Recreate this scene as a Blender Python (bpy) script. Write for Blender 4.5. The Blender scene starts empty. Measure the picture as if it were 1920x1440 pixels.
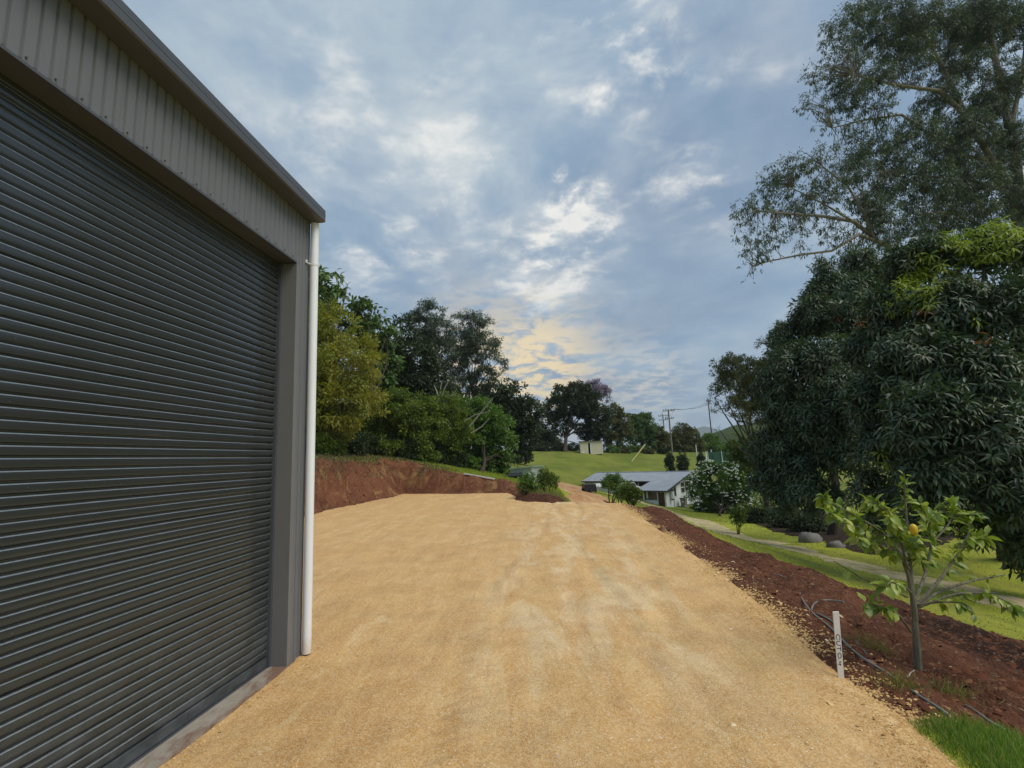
import bpy, math, random
import numpy as np
from mathutils import Matrix, Vector

# ------------------------------------------------------------------ camera
SC = bpy.context.scene
F_PX, EYE, PITCH, ROLL = 900.0, 2.1, math.atan(140 / 900), 0.045
FW = np.array([0, math.cos(PITCH), math.sin(PITCH)])
_R0 = np.array([1.0, 0, 0]); _U0 = np.array([0, -math.sin(PITCH), math.cos(PITCH)])
UP = _U0 * math.cos(ROLL) + _R0 * math.sin(ROLL)
RT = _R0 * math.cos(ROLL) - _U0 * math.sin(ROLL)
EYEP = np.array([0, 0, EYE])
cd = bpy.data.cameras.new('camera'); cam = bpy.data.objects.new('camera', cd)
SC.collection.objects.link(cam); SC.camera = cam
cd.sensor_width = 36.0; cd.lens = F_PX / 1920 * 36.0
cd.clip_start = 0.05; cd.clip_end = 20000
cam.matrix_world = Matrix([[RT[0], UP[0], -FW[0], 0], [RT[1], UP[1], -FW[1], 0], [RT[2], UP[2], -FW[2], EYE], [0, 0, 0, 1]])

def ray(x, y):
    return FW + RT * (x - 960) / F_PX - UP * (y - 720) / F_PX
def P(x, y, Y):                       # survey point of the photograph at forward distance Y
    d = ray(x, y); return EYEP + d * (Y / d[1])
def G(x, y, z=0.0):                   # survey point of the photograph at height z
    d = ray(x, y); return EYEP + d * ((z - EYE) / d[2])

# ------------------------------------------------------------------ light
SUN_EL, SUN_AZ = math.radians(52), math.radians(122)     # azimuth clockwise from +Y
W = bpy.data.worlds.new('World'); SC.world = W; W.use_nodes = True
wt = W.node_tree; wt.nodes.clear()
class NT:
    """small helper for building node trees"""
    def __init__(s, t): s.t = t
    def n(s, typ, **kw):
        nd = s.t.nodes.new(typ)
        for k, v in kw.items():
            if k == 'i':
                for kk, vv in v.items(): s.set(nd, kk, vv)
            else: setattr(nd, k, v)
        return nd
    def set(s, nd, key, v):
        inp = nd.inputs[key]
        if isinstance(v, bpy.types.NodeSocket): s.t.links.new(v, inp)
        elif isinstance(v, (tuple, list)) and len(v) == 3 and inp.type == 'RGBA': inp.default_value = (*v, 1)
        else: inp.default_value = v
    def math(s, op, a, b=None, c=None, clamp=False):
        nd = s.n('ShaderNodeMath', operation=op, use_clamp=clamp); s.set(nd, 0, a)
        if b is not None: s.set(nd, 1, b)
        if c is not None: s.set(nd, 2, c)
        return nd.outputs[0]
    def vm(s, op, a, b=None):
        nd = s.n('ShaderNodeVectorMath', operation=op); s.set(nd, 0, a)
        if b is not None: s.set(nd, 1, b)
        return nd.outputs['Value'] if op in ('DOT_PRODUCT', 'LENGTH') else nd.outputs[0]
    def noise(s, vec, scale, detail=4, rough=.55, dist=0.0, col=False):
        nd = s.n('ShaderNodeTexNoise', i={'Scale': scale, 'Detail': detail, 'Roughness': rough, 'Distortion': dist})
        if vec is not None: s.set(nd, 'Vector', vec)
        return nd.outputs['Color' if col else 'Fac']
    def vor(s, vec, scale, out='Distance', feature='F1', rnd=1.0):
        nd = s.n('ShaderNodeTexVoronoi', feature=feature, i={'Scale': scale, 'Randomness': rnd})
        if vec is not None: s.set(nd, 'Vector', vec)
        return nd.outputs[out]
    def ramp(s, fac, stops, interp='LINEAR'):
        nd = s.n('ShaderNodeValToRGB'); cr = nd.color_ramp; cr.interpolation = interp
        while len(cr.elements) < len(stops): cr.elements.new(0.5)
        for e, (p, c) in zip(cr.elements, stops):
            e.position = p; e.color = (*c, 1) if len(c) == 3 else c
        s.set(nd, 0, fac); return nd.outputs[0]
    def mr(s, v, a, b, c=0.0, d=1.0, smooth=True):
        nd = s.n('ShaderNodeMapRange', interpolation_type='SMOOTHSTEP' if smooth else 'LINEAR')
        for k, x in enumerate((v, a, b, c, d)): s.set(nd, k, x)
        return nd.outputs[0]
    def mix(s, fac, a, b, mode='MIX'):
        nd = s.n('ShaderNodeMix', data_type='RGBA', blend_type=mode)
        s.set(nd, 0, fac); s.set(nd, 6, a); s.set(nd, 7, b); return nd.outputs[2]
    def mapping(s, vec, scale=(1, 1, 1), rot=(0, 0, 0), loc=(0, 0, 0)):
        nd = s.n('ShaderNodeMapping', i={'Scale': scale, 'Rotation': rot, 'Location': loc, 'Vector': vec}); return nd.outputs[0]
    def xyz(s, vec):
        nd = s.n('ShaderNodeSeparateXYZ', i={0: vec}); return nd.outputs
    def comb(s, x, y, z):
        return s.n('ShaderNodeCombineXYZ', i={0: x, 1: y, 2: z}).outputs[0]

SKY_LEVEL, SKY_STRENGTH = 0.59, 0.10
def build_sky():
    n = NT(wt)
    d = n.vm('NORMALIZE', n.n('ShaderNodeTexCoord').outputs['Generated'])
    x, y, z = n.xyz(d)
    zc = n.math('ADD', n.math('MAXIMUM', z, 0.0), 0.16)
    uv = n.comb(n.math('DIVIDE', x, zc), n.math('DIVIDE', y, zc), 0.0)
    wob = n.noise(uv, 1.3, 3, .5, 0, True)
    uvw = n.vm('ADD', uv, n.vm('SCALE', wob)); uvw.node.inputs[1].default_value = (.0, .0, .0)
    sc = uvw.node.inputs[1]
    s2 = n.n('ShaderNodeVectorMath', operation='SCALE', i={0: wob, 3: 0.14}); n.set(uvw.node, 1, s2.outputs[0])
    big = n.noise(n.mapping(uvw, loc=(3.1, 1.4, 0)), 0.72, 7, .56, .15)
    mid = n.noise(n.mapping(uvw, loc=(7.7, 4.2, 0)), 2.7, 8, .60, .2)
    fine = n.noise(n.mapping(uvw, loc=(1.7, 9.2, 0)), 7.0, 8, .62, .2)
    m = n.math('ADD', n.math('MULTIPLY', big, .62), n.math('MULTIPLY', mid, .38))
    col = n.ramp(m, [(.33, (.19, .295, .435)), (.43, (.25, .365, .50)), (.51, (.345, .45, .56)), (.59, (.47, .565, .63)), (.69, (.66, .72, .73))])
    # the cloud deck thins towards the horizon, where clear pale blue shows
    hz = n.mr(z, .0, .30, 1.0, 0.0)
    col = n.mix(n.math('MULTIPLY', hz, .55), col, (.40, .53, .64))
    # heavier banks of the cloud deck
    bank = n.noise(n.mapping(uvw, loc=(9.4, 2.7, 0), scale=(1.0, .8, 1)), 1.15, 6, .58, .3)
    col = n.mix(n.math('MULTIPLY', n.mr(bank, .46, .63), .74), col, (.215, .305, .43))
    # breaks in the cloud where the light comes through
    def lobe(px, py, tight):
        v = ray(px, py); v = v / np.linalg.norm(v)
        return n.math('POWER', n.math('MAXIMUM', n.vm('DOT_PRODUCT', d, tuple(v)), 0.0), tight)
    lob = None
    for px, py, t, g in ((830, 265, 95, .72), (960, 290, 140, .7), (1070, 375, 170, 1.5), (1020, 470, 130, 1.15), (760, 400, 60, .75), (590, 180, 55, .55), (690, 230, 120, .5),
                         (1160, 30, 60, 1.2), (1300, 340, 260, .9), (640, 470, 70, .7), (1420, 60, 150, .55), (1420, 200, 160, .3)):
        l = n.math('MULTIPLY', lobe(px, py, t), g); lob = l if lob is None else n.math('MAXIMUM', lob, l)
    gaps = n.math('ADD', n.math('MULTIPLY', mid, .52), n.math('MULTIPLY', fine, .48))
    gm = n.mr(n.math('ADD', gaps, n.math('MULTIPLY', lob, .085)), .515, .70)
    gm = n.math('MULTIPLY', n.math('POWER', gm, 1.5), lob)
    col = n.mix(n.math('MULTIPLY', gm, 1.25, clamp=True), col, (1.0, .975, .90))
    soft = n.math('MULTIPLY', n.math('MULTIPLY', lob, .36), n.mr(mid, .36, .62))
    col = n.mix(soft, col, (.80, .80, .78))
    # last light low over the trees
    sun1 = n.math('MAXIMUM', lobe(1000, 700, 190), n.math('MULTIPLY', lobe(900, 700, 130), .75))
    sn = n.noise(n.mapping(uvw, loc=(2.2, 5.1, 0)), 6.5, 6, .62, .3)
    sm = n.math('MULTIPLY', sun1, n.mr(sn, .42, .57))
    col = n.mix(n.math('MULTIPLY', sm, .95, clamp=True), col, (1.22, .90, .42))
    col = n.mix(n.math('MULTIPLY', n.math('MULTIPLY', lobe(1010, 705, 150), n.mr(sn, .34, .56)), .85), col, (1.02, .80, .43))
    col = n.mix(n.math('MULTIPLY', n.math('MULTIPLY', lobe(1215, 725, 260), n.mr(sn, .42, .62)), .6), col, (.92, .82, .66))
    sky = n.n('ShaderNodeTexSky', sky_type='NISHITA', sun_disc=False, sun_elevation=SUN_EL, sun_rotation=SUN_AZ, dust_density=2.0)
    cloud = n.n('ShaderNodeVectorMath', operation='SCALE', i={0: col, 3: SKY_LEVEL / SKY_STRENGTH})
    tot = n.mix(.93, sky.outputs[0], cloud.outputs[0])
    bg = n.n('ShaderNodeBackground', i={'Color': tot, 'Strength': SKY_STRENGTH})
    out = n.n('ShaderNodeOutputWorld'); wt.links.new(bg.outputs[0], out.inputs[0])
build_sky()
W.cycles.sampling_method = 'MANUAL'; W.cycles.sample_map_resolution = 1024
sl = bpy.data.lights.new('sun', 'SUN'); so = bpy.data.objects.new('sun', sl); SC.collection.objects.link(so)
sl.energy = 1.5; sl.angle = math.radians(36); sl.color = (1.0, .93, .82)
sd_ = Vector((math.sin(SUN_AZ) * math.cos(SUN_EL), math.cos(SUN_AZ) * math.cos(SUN_EL), math.sin(SUN_EL)))
so.rotation_euler = (-sd_).to_track_quat('-Z', 'Y').to_euler(); so.location = (0, 0, 60)
vs = SC.view_settings; vs.view_transform = 'Standard'; vs.look = 'None'; vs.gamma = 1; vs.use_curve_mapping = False
vs.exposure = 0.82
SC.cycles.use_denoising = True; SC.cycles.max_bounces = 6; SC.cycles.diffuse_bounces = 3; SC.cycles.glossy_bounces = 2
SC.cycles.transmission_bounces = 3; SC.cycles.transparent_max_bounces = 6
SC.cycles.caustics_reflective = False; SC.cycles.caustics_refractive = False

# ------------------------------------------------------------------ object helpers
COL = SC.collection
rng = np.random.default_rng(11)
def tag(o, label=None, cat=None, group=None, kind=None):
    for k, v in (('label', label), ('category', cat), ('group', group), ('kind', kind)):
        if v: o[k] = v
    return o
def empty(name, loc=(0, 0, 0), label=None, cat=None, group=None):
    o = bpy.data.objects.new(name, None); COL.objects.link(o); o.location = Vector([float(v) for v in loc]); o.empty_display_size = .2
    return tag(o, label, cat, group)
def link(name, me, parent=None, mat=None):
    o = bpy.data.objects.new(name, me); COL.objects.link(o)
    if mat is not None:
        if not me.materials: me.materials.append(mat)
    if parent is not None:
        o.parent = parent; o.matrix_parent_inverse = Matrix.Translation(-parent.location) if parent.type == 'EMPTY' else Matrix.Identity(4)
    return o
class MB:
    """collects shapes (world coordinates) into one mesh"""
    def __init__(s): s.v = []; s.f = []; s.m = []
    def add(s, vs_, fs, mi=0):
        o = len(s.v); s.v += [tuple(map(float, v)) for v in vs_]; s.f += [tuple(i + o for i in f) for f in fs]; s.m += [mi] * len(fs)
    def box(s, c, h, ax=None, mi=0):       # centre, half sizes, axes
        c = np.array(c, float); ax = np.eye(3) if ax is None else np.array(ax, float)
        vs_ = [c + ax[0] * h[0] * i + ax[1] * h[1] * j + ax[2] * h[2] * k for k in (-1, 1) for j in (-1, 1) for i in (-1, 1)]
        s.add(vs_, [(0, 2, 3, 1), (4, 5, 7, 6), (0, 1, 5, 4), (2, 6, 7, 3), (0, 4, 6, 2), (1, 3, 7, 5)], mi)
    def bar(s, a, b, w, t, up=(0, 0, 1), mi=0):
        a = np.array(a, float); b = np.array(b, float); d = b - a; L = np.linalg.norm(d); d = d / L
        x = np.cross(d, up); x = x / np.linalg.norm(x); z = np.cross(x, d)
        s.box((a + b) / 2, (L / 2, w / 2, t / 2), (d, x, z), mi)
    def tube(s, pts, rad, n=8, mi=0, cap=True):
        pts = np.array(pts, float); m = len(pts); rad = np.broadcast_to(np.array(rad, float), (m,))
        tg = np.gradient(pts, axis=0); tg /= np.linalg.norm(tg, axis=1)[:, None] + 1e-9
        x = np.cross(tg[0], (0.13, 0.31, .94)); 
        if np.linalg.norm(x) < .1: x = np.cross(tg[0], (1, 0, 0))
        x /= np.linalg.norm(x); vs_ = []
        for i in range(m):
            x = x - tg[i] * (x @ tg[i]); x /= np.linalg.norm(x); y = np.cross(tg[i], x)
            for k in range(n):
                a = 2 * math.pi * k / n; vs_.append(pts[i] + rad[i] * (math.cos(a) * x + math.sin(a) * y))
        fs = [(i * n + k, i * n + (k + 1) % n, (i + 1) * n + (k + 1) % n, (i + 1) * n + k) for i in range(m - 1) for k in range(n)]
        if cap: fs += [tuple(range(n))[::-1], tuple(range((m - 1) * n, m * n))]
        s.add(vs_, fs, mi)
    def extrude(s, prof, a, b, ex, ez, closed=True, cap=True, mi=0):   # profile (p,q) in axes ex,ez swept from a to b
        a = np.array(a, float); b = np.array(b, float); ex = np.array(ex, float); ez = np.array(ez, float); n = len(prof)
        vs_ = [o + ex * p + ez * q for o in (a, b) for p, q in prof]
        rngk = range(n) if closed else range(n - 1)
        fs = [(k, (k + 1) % n, n + (k + 1) % n, n + k) for k in rngk]
        if closed and cap: fs += [tuple(range(n))[::-1], tuple(range(n, 2 * n))]
        s.add(vs_, fs, mi)
    def build(s, name, mat, parent=None, smooth=False, label=None):
        me = bpy.data.meshes.new(name); off = np.zeros(3)
        me.from_pydata(s.v, [], s.f)
        for mm in (mat if isinstance(mat, (list, tuple)) else [mat]): me.materials.append(mm)
        if len(me.materials) > 1: me.polygons.foreach_set('material_index', s.m)
        if smooth:
            me.polygons.foreach_set('use_smooth', [True] * len(me.polygons)); me.set_sharp_from_angle(angle=math.radians(40))
        me.update()
        o = link(name, me, parent)
        if label: o['label'] = label
        return o
def fast_mesh(name, V, faces_tpl, N, nv, tint=None):
    """N copies of a template with nv vertices; faces_tpl list of index tuples"""
    me = bpy.data.meshes.new(name); V = np.ascontiguousarray(V, np.float32).reshape(-1, 3)
    me.vertices.add(len(V)); me.vertices.foreach_set('co', V.ravel())
    lens = np.array([len(f) for f in faces_tpl]); idx = np.concatenate([np.array(f) for f in faces_tpl])
    li = (idx[None, :] + (np.arange(N) * nv)[:, None]).ravel().astype(np.int32)
    st = np.concatenate([[0], np.cumsum(np.tile(lens, N))[:-1]]).astype(np.int32)
    me.loops.add(len(li)); me.loops.foreach_set('vertex_index', li)
    me.polygons.add(len(st)); me.polygons.foreach_set('loop_start', st)
    me.update(calc_edges=True)
    if tint is not None:
        a = me.attributes.new('tint', 'FLOAT', 'FACE'); a.data.foreach_set('value', np.repeat(np.asarray(tint, np.float32), len(lens)))
    return me
def grid_mesh(name, X, Y, Z, keep=None, attrs=None):
    ny, nx = Z.shape; me = bpy.data.meshes.new(name)
    V = np.stack([X, Y, Z], -1).reshape(-1, 3).astype(np.float32)
    i = np.arange(ny * nx).reshape(ny, nx)
    q = np.stack([i[:-1, :-1], i[:-1, 1:], i[1:, 1:], i[1:, :-1]], -1).reshape(-1, 4)
    if keep is not None:
        kq = (keep[:-1, :-1] | keep[:-1, 1:] | keep[1:, 1:] | keep[1:, :-1]).ravel(); q = q[kq]
        used = np.unique(q); mp = np.full(len(V), -1); mp[used] = np.arange(len(used)); V = V[used]; q = mp[q]
    else: used = np.arange(len(V))
    me.vertices.add(len(V)); me.vertices.foreach_set('co', V.ravel())
    me.loops.add(q.size); me.loops.foreach_set('vertex_index', q.ravel().astype(np.int32))
    me.polygons.add(len(q)); me.polygons.foreach_set('loop_start', (np.arange(len(q)) * 4).astype(np.int32))
    me.update(calc_edges=True); me.polygons.foreach_set('use_smooth', np.ones(len(q), bool))
    for k, a in (attrs or {}).items():
        at = me.attributes.new(k, 'FLOAT', 'POINT'); at.data.foreach_set('value', np.asarray(a, np.float32).ravel()[used])
    return me
def vnoise(x, y, seed=0):
    x = np.asarray(x, float); y = np.asarray(y, float); xi = np.floor(x).astype(np.int64); yi = np.floor(y).astype(np.int64)
    fx = x - xi; fy = y - yi; fx = fx * fx * (3 - 2 * fx); fy = fy * fy * (3 - 2 * fy)
    def h(a, b):
        n = (a * 374761393 + b * 668265263 + seed * 974634773) & 0x7fffffff
        n = ((n ^ (n >> 13)) * 1274126177) & 0x7fffffff
        return ((n ^ (n >> 16)) & 0xffff) / 65535.0
    return (h(xi, yi) * (1 - fx) + h(xi + 1, yi) * fx) * (1 - fy) + (h(xi, yi + 1) * (1 - fx) + h(xi + 1, yi + 1) * fx) * fy - .5
def fbm(x, y, s, oct=4, seed=0, gain=.5):
    t = 0; a = 1.0
    for k in range(oct):
        t = t + a * vnoise(x * s + 17.3 * k, y * s - 9.1 * k, seed + k); a *= gain; s *= 2.03
    return t
def sstep(x, a, b):
    t = np.clip((x - a) / (b - a), 0, 1); return t * t * (3 - 2 * t)
def poly_sd(x, y, poly):
    """signed distance, positive inside"""
    x = np.asarray(x, float); y = np.asarray(y, float); poly = np.asarray(poly, float); ins = np.zeros(x.shape, bool); dm = np.full(x.shape, 1e18)
    for (ax, ay), (bx, by) in zip(poly, np.roll(poly, -1, 0)):
        ex, ey = bx - ax, by - ay; L = ex * ex + ey * ey + 1e-12
        t = np.clip(((x - ax) * ex + (y - ay) * ey) / L, 0, 1); dm = np.minimum(dm, (x - ax - t * ex) ** 2 + (y - ay - t * ey) ** 2)
        c = (ay > y) != (by > y)
        if abs(by - ay) > 1e-12: ins ^= c & (x < (bx - ax) * (y - ay) / (by - ay) + ax)
    d = np.sqrt(dm); return np.where(ins, d, -d)
# ------------------------------------------------------------------ materials
def mat(name, build):
    m = bpy.data.materials.new(name); m.use_nodes = True; m.node_tree.nodes.clear(); n = NT(m.node_tree)
    out = n.n('ShaderNodeOutputMaterial'); sh = build(n); m.node_tree.links.new(sh, out.inputs[0]); return m
def pbsdf(n, col, rough=.6, metal=0.0, bump=None, bs=.3, bd=.02, spec=.5, coat=0.0):
    b = n.n('ShaderNodeBsdfPrincipled', i={'Base Color': col, 'Roughness': rough, 'Metallic': metal, 'Specular IOR Level': spec})
    if coat: n.set(b, 'Coat Weight', coat)
    if bump is not None:
        bp = n.n('ShaderNodeBump', i={'Height': bump, 'Strength': bs, 'Distance': bd}); n.set(b, 'Normal', bp.outputs[0])
    return b.outputs[0]
def pos(n): return n.n('ShaderNodeNewGeometry').outputs['Position']

def plain(name, c, rough=.6, metal=0, var=.12, scale=6.0, spec=.5):
    def b(n):
        p = n.n('ShaderNodeTexCoord').outputs['Object']
        f = n.noise(p, scale, 5, .6); col = n.mix(f, tuple(v * (1 - var) for v in c), tuple(min(1, v * (1 + var)) for v in c))
        return pbsdf(n, col, n.mr(n.noise(p, scale * 3, 3), .2, .8, rough - .08, rough + .08), metal, n.noise(p, scale * 9, 3), .08, .01, spec)
    return mat(name, b)

def m_gravel(n):
    p = pos(n); x, y, z = n.xyz(p)
    big = n.noise(n.mapping(p, rot=(0, 0, .1), scale=(1.2, .6, 1)), .8, 6, .68, .7); med = n.noise(p, 2.2, 5, .6)
    run = n.mapping(p, rot=(0, 0, math.radians(5.6)), scale=(2.6, .34, 1))
    st = n.noise(run, 1.0, 6, .66, 1.3); st2 = n.noise(n.mapping(p, rot=(0, 0, math.radians(7)), scale=(7.5, .5, 1), loc=(4, 2, 0)), 1.0, 4, .55, .3)
    col = n.mix(n.mr(big, .3, .7), (.585, .315, .092), (.67, .425, .165))
    col = n.mix(n.math('MULTIPLY', n.mr(st, .45, .60), .60), col, (.52, .26, .08))          # damp wheel runs
    col = n.mix(n.math('MULTIPLY', n.mr(st2, .50, .62), .22), col, (.52, .28, .095))
    # compacted pale dust down the middle of the run
    u = n.math('SUBTRACT', x, n.math('MULTIPLY', y, .075)); u0 = n.math('ABSOLUTE', n.math('SUBTRACT', u, .35))
    lane = n.math('MULTIPLY', n.mr(u0, .7, 2.1, 1, 0), n.mr(y, 1.8, 6.0))
    dust = n.noise(n.mapping(p, rot=(0, 0, math.radians(5.6)), scale=(1.7, .55, 1), loc=(1, 8, 0)), 1.0, 7, .66, .6)
    col = n.mix(n.math('MULTIPLY', n.math('MULTIPLY', lane, n.mr(dust, .43, .62)), .62), col, (.76, .62, .40))
    col = n.mix(n.math('MULTIPLY', n.mr(med, .50, .72), .35), col, (.72, .52, .27))
    pt = n.noise(n.mapping(p, rot=(0, 0, .12), scale=(1.4, .75, 1), loc=(5, 3, 0)), 1.0, 8, .72, .5)
    col = n.mix(n.math('MULTIPLY', n.mr(pt, .50, .60), .55), col, (.50, .27, .095)); col = n.mix(n.math('MULTIPLY', n.mr(pt, .40, .33), .45), col, (.78, .60, .34))
    # scuffs left by blade and tyres
    for rz, sc_, th, am in ((.10, (11, .8, 1), .585, .34), (.95, (9, .7, 1), .62, .30), (-.55, (12, .9, 1), .63, .25)):
        q = n.noise(n.mapping(p, rot=(0, 0, rz), scale=sc_), 1.0, 3, .5, .6); col = n.mix(n.math('MULTIPLY', n.math('MULTIPLY', n.mr(q, th, th + .05), n.mr(n.noise(p, .9, 3), .42, .58)), am), col, (.40, .205, .07))
    # loose stones of the gravel
    cell = n.n('ShaderNodeTexVoronoi', i={'Scale': 85.0, 'Vector': p}); cr = n.xyz(cell.outputs['Color'])
    col = n.mix(n.math('MULTIPLY', n.mr(cr[0], .0, 1.0, -.0, .48), 1.0), col, (.84, .66, .40))
    col = n.mix(n.math('MULTIPLY', n.mr(cr[1], .55, 1.0), .42), col, (.36, .20, .07))
    col = n.mix(n.math('MULTIPLY', n.mr(cr[2], .990, .996), .7), col, (.82, .76, .62))
    fn = n.noise(p, 150, 3, .7)
    loose = n.mr(n.noise(p, 1.6, 5, .65), .40, .62, .25, 1.0)
    h = n.math('ADD', n.math('MULTIPLY', n.math('ADD', n.math('MULTIPLY', cell.outputs['Distance'], -1.0), n.math('MULTIPLY', fn, .7)), loose), n.math('MULTIPLY', n.noise(p, 12, 6, .7), 2.0))
    return pbsdf(n, col, .92, 0, h, .7, .012, .2)
def soil(c0, c1, c2, sc=1.0, straw=0.0, dark_patch=False):
    def b(n):
        p = pos(n); a = n.noise(p, .9 * sc, 5, .62, .4); f = n.noise(p, 9 * sc, 6, .68); fi = n.noise(p, 60, 4, .7)
        col = n.mix(n.mr(a, .34, .66), c0, c1)
        if dark_patch:
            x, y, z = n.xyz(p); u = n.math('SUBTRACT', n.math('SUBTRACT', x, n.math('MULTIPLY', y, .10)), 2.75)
            dk = n.math('MULTIPLY', n.mr(n.math('ADD', u, n.math('MULTIPLY', n.noise(p, 1.2, 4), 1.6)), 2.1, 3.0), n.mr(y, 7.5, 11, 1, 0)); col = n.mix(n.math('MULTIPLY', dk, .85), col, (.026, .015, .011))  # soil turns near black farther right of the pad, on the near stretch
        col = n.mix(n.math('MULTIPLY', n.mr(f, .48, .70), .7), col, c2)
        vc = n.n('ShaderNodeTexVoronoi', i={'Scale': 38.0, 'Vector': p}); r = n.xyz(vc.outputs['Color'])
        col = n.mix(n.math('MULTIPLY', n.mr(r[0], .965, .985), .5), col, (.42, .31, .19))
        if straw: col = n.mix(n.math('MULTIPLY', n.mr(n.noise(n.mapping(p, scale=(.8, .8, .7)), .8, 6, .68, .8), .50, .68), straw), col, (.40, .26, .10))
        h = n.math('ADD', n.math('MULTIPLY', f, 2.4), n.math('ADD', n.math('MULTIPLY', fi, .6), n.math('MULTIPLY', vc.outputs['Distance'], -1)))
        return pbsdf(n, col, .95, 0, h, .9, .03, .15)
    return b
def m_lawn(n):
    p = pos(n); x, y, z = n.xyz(p)
    a = n.noise(p, .16, 5, .6); b = n.noise(p, 1.3, 6, .65); f = n.noise(p, 18, 5, .7)
    st = n.noise(n.mapping(p, rot=(0, 0, .25), scale=(.55, .09, .4)), 1.0, 4, .6, .3)
    near = n.mix(n.mr(b, .32, .68), (.32, .36, .036), (.44, .45, .055))
    far = n.mix(n.mr(a, .35, .65), (.12, .165, .022), (.21, .235, .036)); far = n.mix(n.math('MULTIPLY', n.mr(n.noise(p, .7, 6, .7), .48, .66), .5), far, (.10, .12, .022)); far = n.mix(n.math('MULTIPLY', n.mr(n.noise(p, 2.4, 5, .7), .54, .7), .5), far, (.25, .25, .06))
    col = n.mix(n.mr(y, 34, 66), near, far)
    col = n.mix(n.math('MULTIPLY', n.mr(st, .50, .66), .40), col, (.24, .20, .06))
    col = n.mix(n.math('MULTIPLY', n.mr(f, .50, .75), .32), col, (.10, .14, .018))
    col = n.mix(n.math('MULTIPLY', n.mr(n.noise(p, 4.5, 5, .7), .60, .76), .3), col, (.27, .22, .08))
    return pbsdf(n, col, .9, 0, n.math('ADD', n.math('ADD', f, n.math('MULTIPLY', n.noise(p, 2.0, 5, .7), 2.2)), n.math('MULTIPLY', n.noise(p, 70, 3), .7)), .9, .06, .2)
def m_track(n):
    p = pos(n); a = n.noise(p, 1.2, 6, .65, .3); f = n.noise(p, 30, 4, .7)
    col = n.mix(n.mr(a, .35, .65), (.44, .35, .19), (.58, .47, .28)); col = n.mix(n.math('MULTIPLY', n.mr(n.noise(p, 2.6, 6, .7), .48, .62), .8), col, (.25, .27, .045)); col = n.mix(n.math('MULTIPLY', n.mr(f, .5, .7), .4), col, (.22, .19, .07))
    return pbsdf(n, col, .95, 0, f, .5, .02, .2)
def m_drive(n):
    p = pos(n); a = n.noise(n.mapping(p, scale=(1, .35, 1)), .9, 6, .65, .4); f = n.noise(p, 12, 5, .7)
    col = n.mix(n.mr(a, .34, .66), (.42, .21, .095), (.55, .36, .18)); col = n.mix(n.math('MULTIPLY', n.mr(f, .5, .72), .5), col, (.33, .15, .06))
    return pbsdf(n, col, .95, 0, f, .6, .03, .2)
M = {}
M['gravel'] = mat('gravel', m_gravel)
M['soil'] = mat('red_soil', soil((.155, .062, .033), (.092, .037, .022), (.235, .11, .06), dark_patch=True))
M['mulch'] = mat('mulch_soil', soil((.11, .042, .024), (.075, .03, .018), (.17, .075, .04)))
M['shaded_litter_soil'] = mat('shaded_litter_soil', soil((.05, .034, .02), (.03, .02, .013), (.09, .065, .035)))
M['bank'] = mat('cut_clay', soil((.20, .078, .042), (.115, .043, .026), (.31, .155, .078), .8, .7))
M['lawn'] = mat('lawn_grass', m_lawn); M['track'] = mat('dry_track', m_track); M['drive'] = mat('earth_drive', m_drive)
def m_clad(n):
    p = pos(n); st = n.noise(n.mapping(p, scale=(14, 14, .8)), 1.0, 4, .6); f = n.noise(p, 3, 4, .6)
    col = n.mix(f, (.130, .138, .150), (.158, .164, .172)); col = n.mix(n.math('MULTIPLY', n.mr(st, .52, .72), .3), col, (.100, .104, .112))
    return pbsdf(n, col, .42, .0, n.noise(p, 220, 2), .03, .004, .5)
M['clad'] = mat('taupe_steel', m_clad)
def m_trim(n):
    p = pos(n); col = n.mix(n.noise(p, 4, 5, .65), (.062, .069, .082), (.082, .090, .104)); return pbsdf(n, col, .40, 0, n.noise(p, 90, 3), .04, .004)
M['trim'] = mat('grey_flashing', m_trim)
def m_slat(n):
    p = pos(n); x, y, z = n.xyz(p)
    st = n.noise(n.mapping(p, scale=(1.2, 1.2, 30)), 1.0, 4, .6)
    base = n.mix(st, (.030, .034, .035), (.042, .045, .045))
    # road dust and scuffs low on the curtain
    low = n.mr(z, .05, 1.15, 1, 0); d = n.noise(n.mapping(p, scale=(3, 3, 6)), 1.2, 7, .7, .4)
    col = n.mix(n.math('MULTIPLY', n.math('MULTIPLY', low, n.mr(d, .34, .70)), .62), base, (.125, .135, .145))
    sc = n.noise(n.mapping(p, scale=(5, 1.2, 70)), 1.0, 3, .7)
    col = n.mix(n.math('MULTIPLY', n.mr(sc, .70, .76), .25), col, (.32, .32, .31))
    sp = n.vor(p, 17, 'Distance'); col = n.mix(n.math('MULTIPLY', n.mr(sp, .035, .055, 1, 0), .35), col, (.4, .39, .36))
    rg = n.mr(n.math('MULTIPLY', low, d), 0, .6, .17, .55)
    sh = pbsdf(n, col, rg, .0, n.noise(p, 60, 3), .008, .002, .75)
    n.set(sh.node, 'Specular Tint', (.62, .84, 1.0)); return sh
M['glint'] = plain('slat_glint_steel', (.62, .64, .63), .36, 1.0, .15, 9)  # bright metal that paints the sky highlight along the slat edges
M['jamb'] = plain('grey_jamb', (.165, .168, .172), .45, 0, .08, 4)
M['slat'] = mat('charcoal_steel', m_slat)
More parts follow.
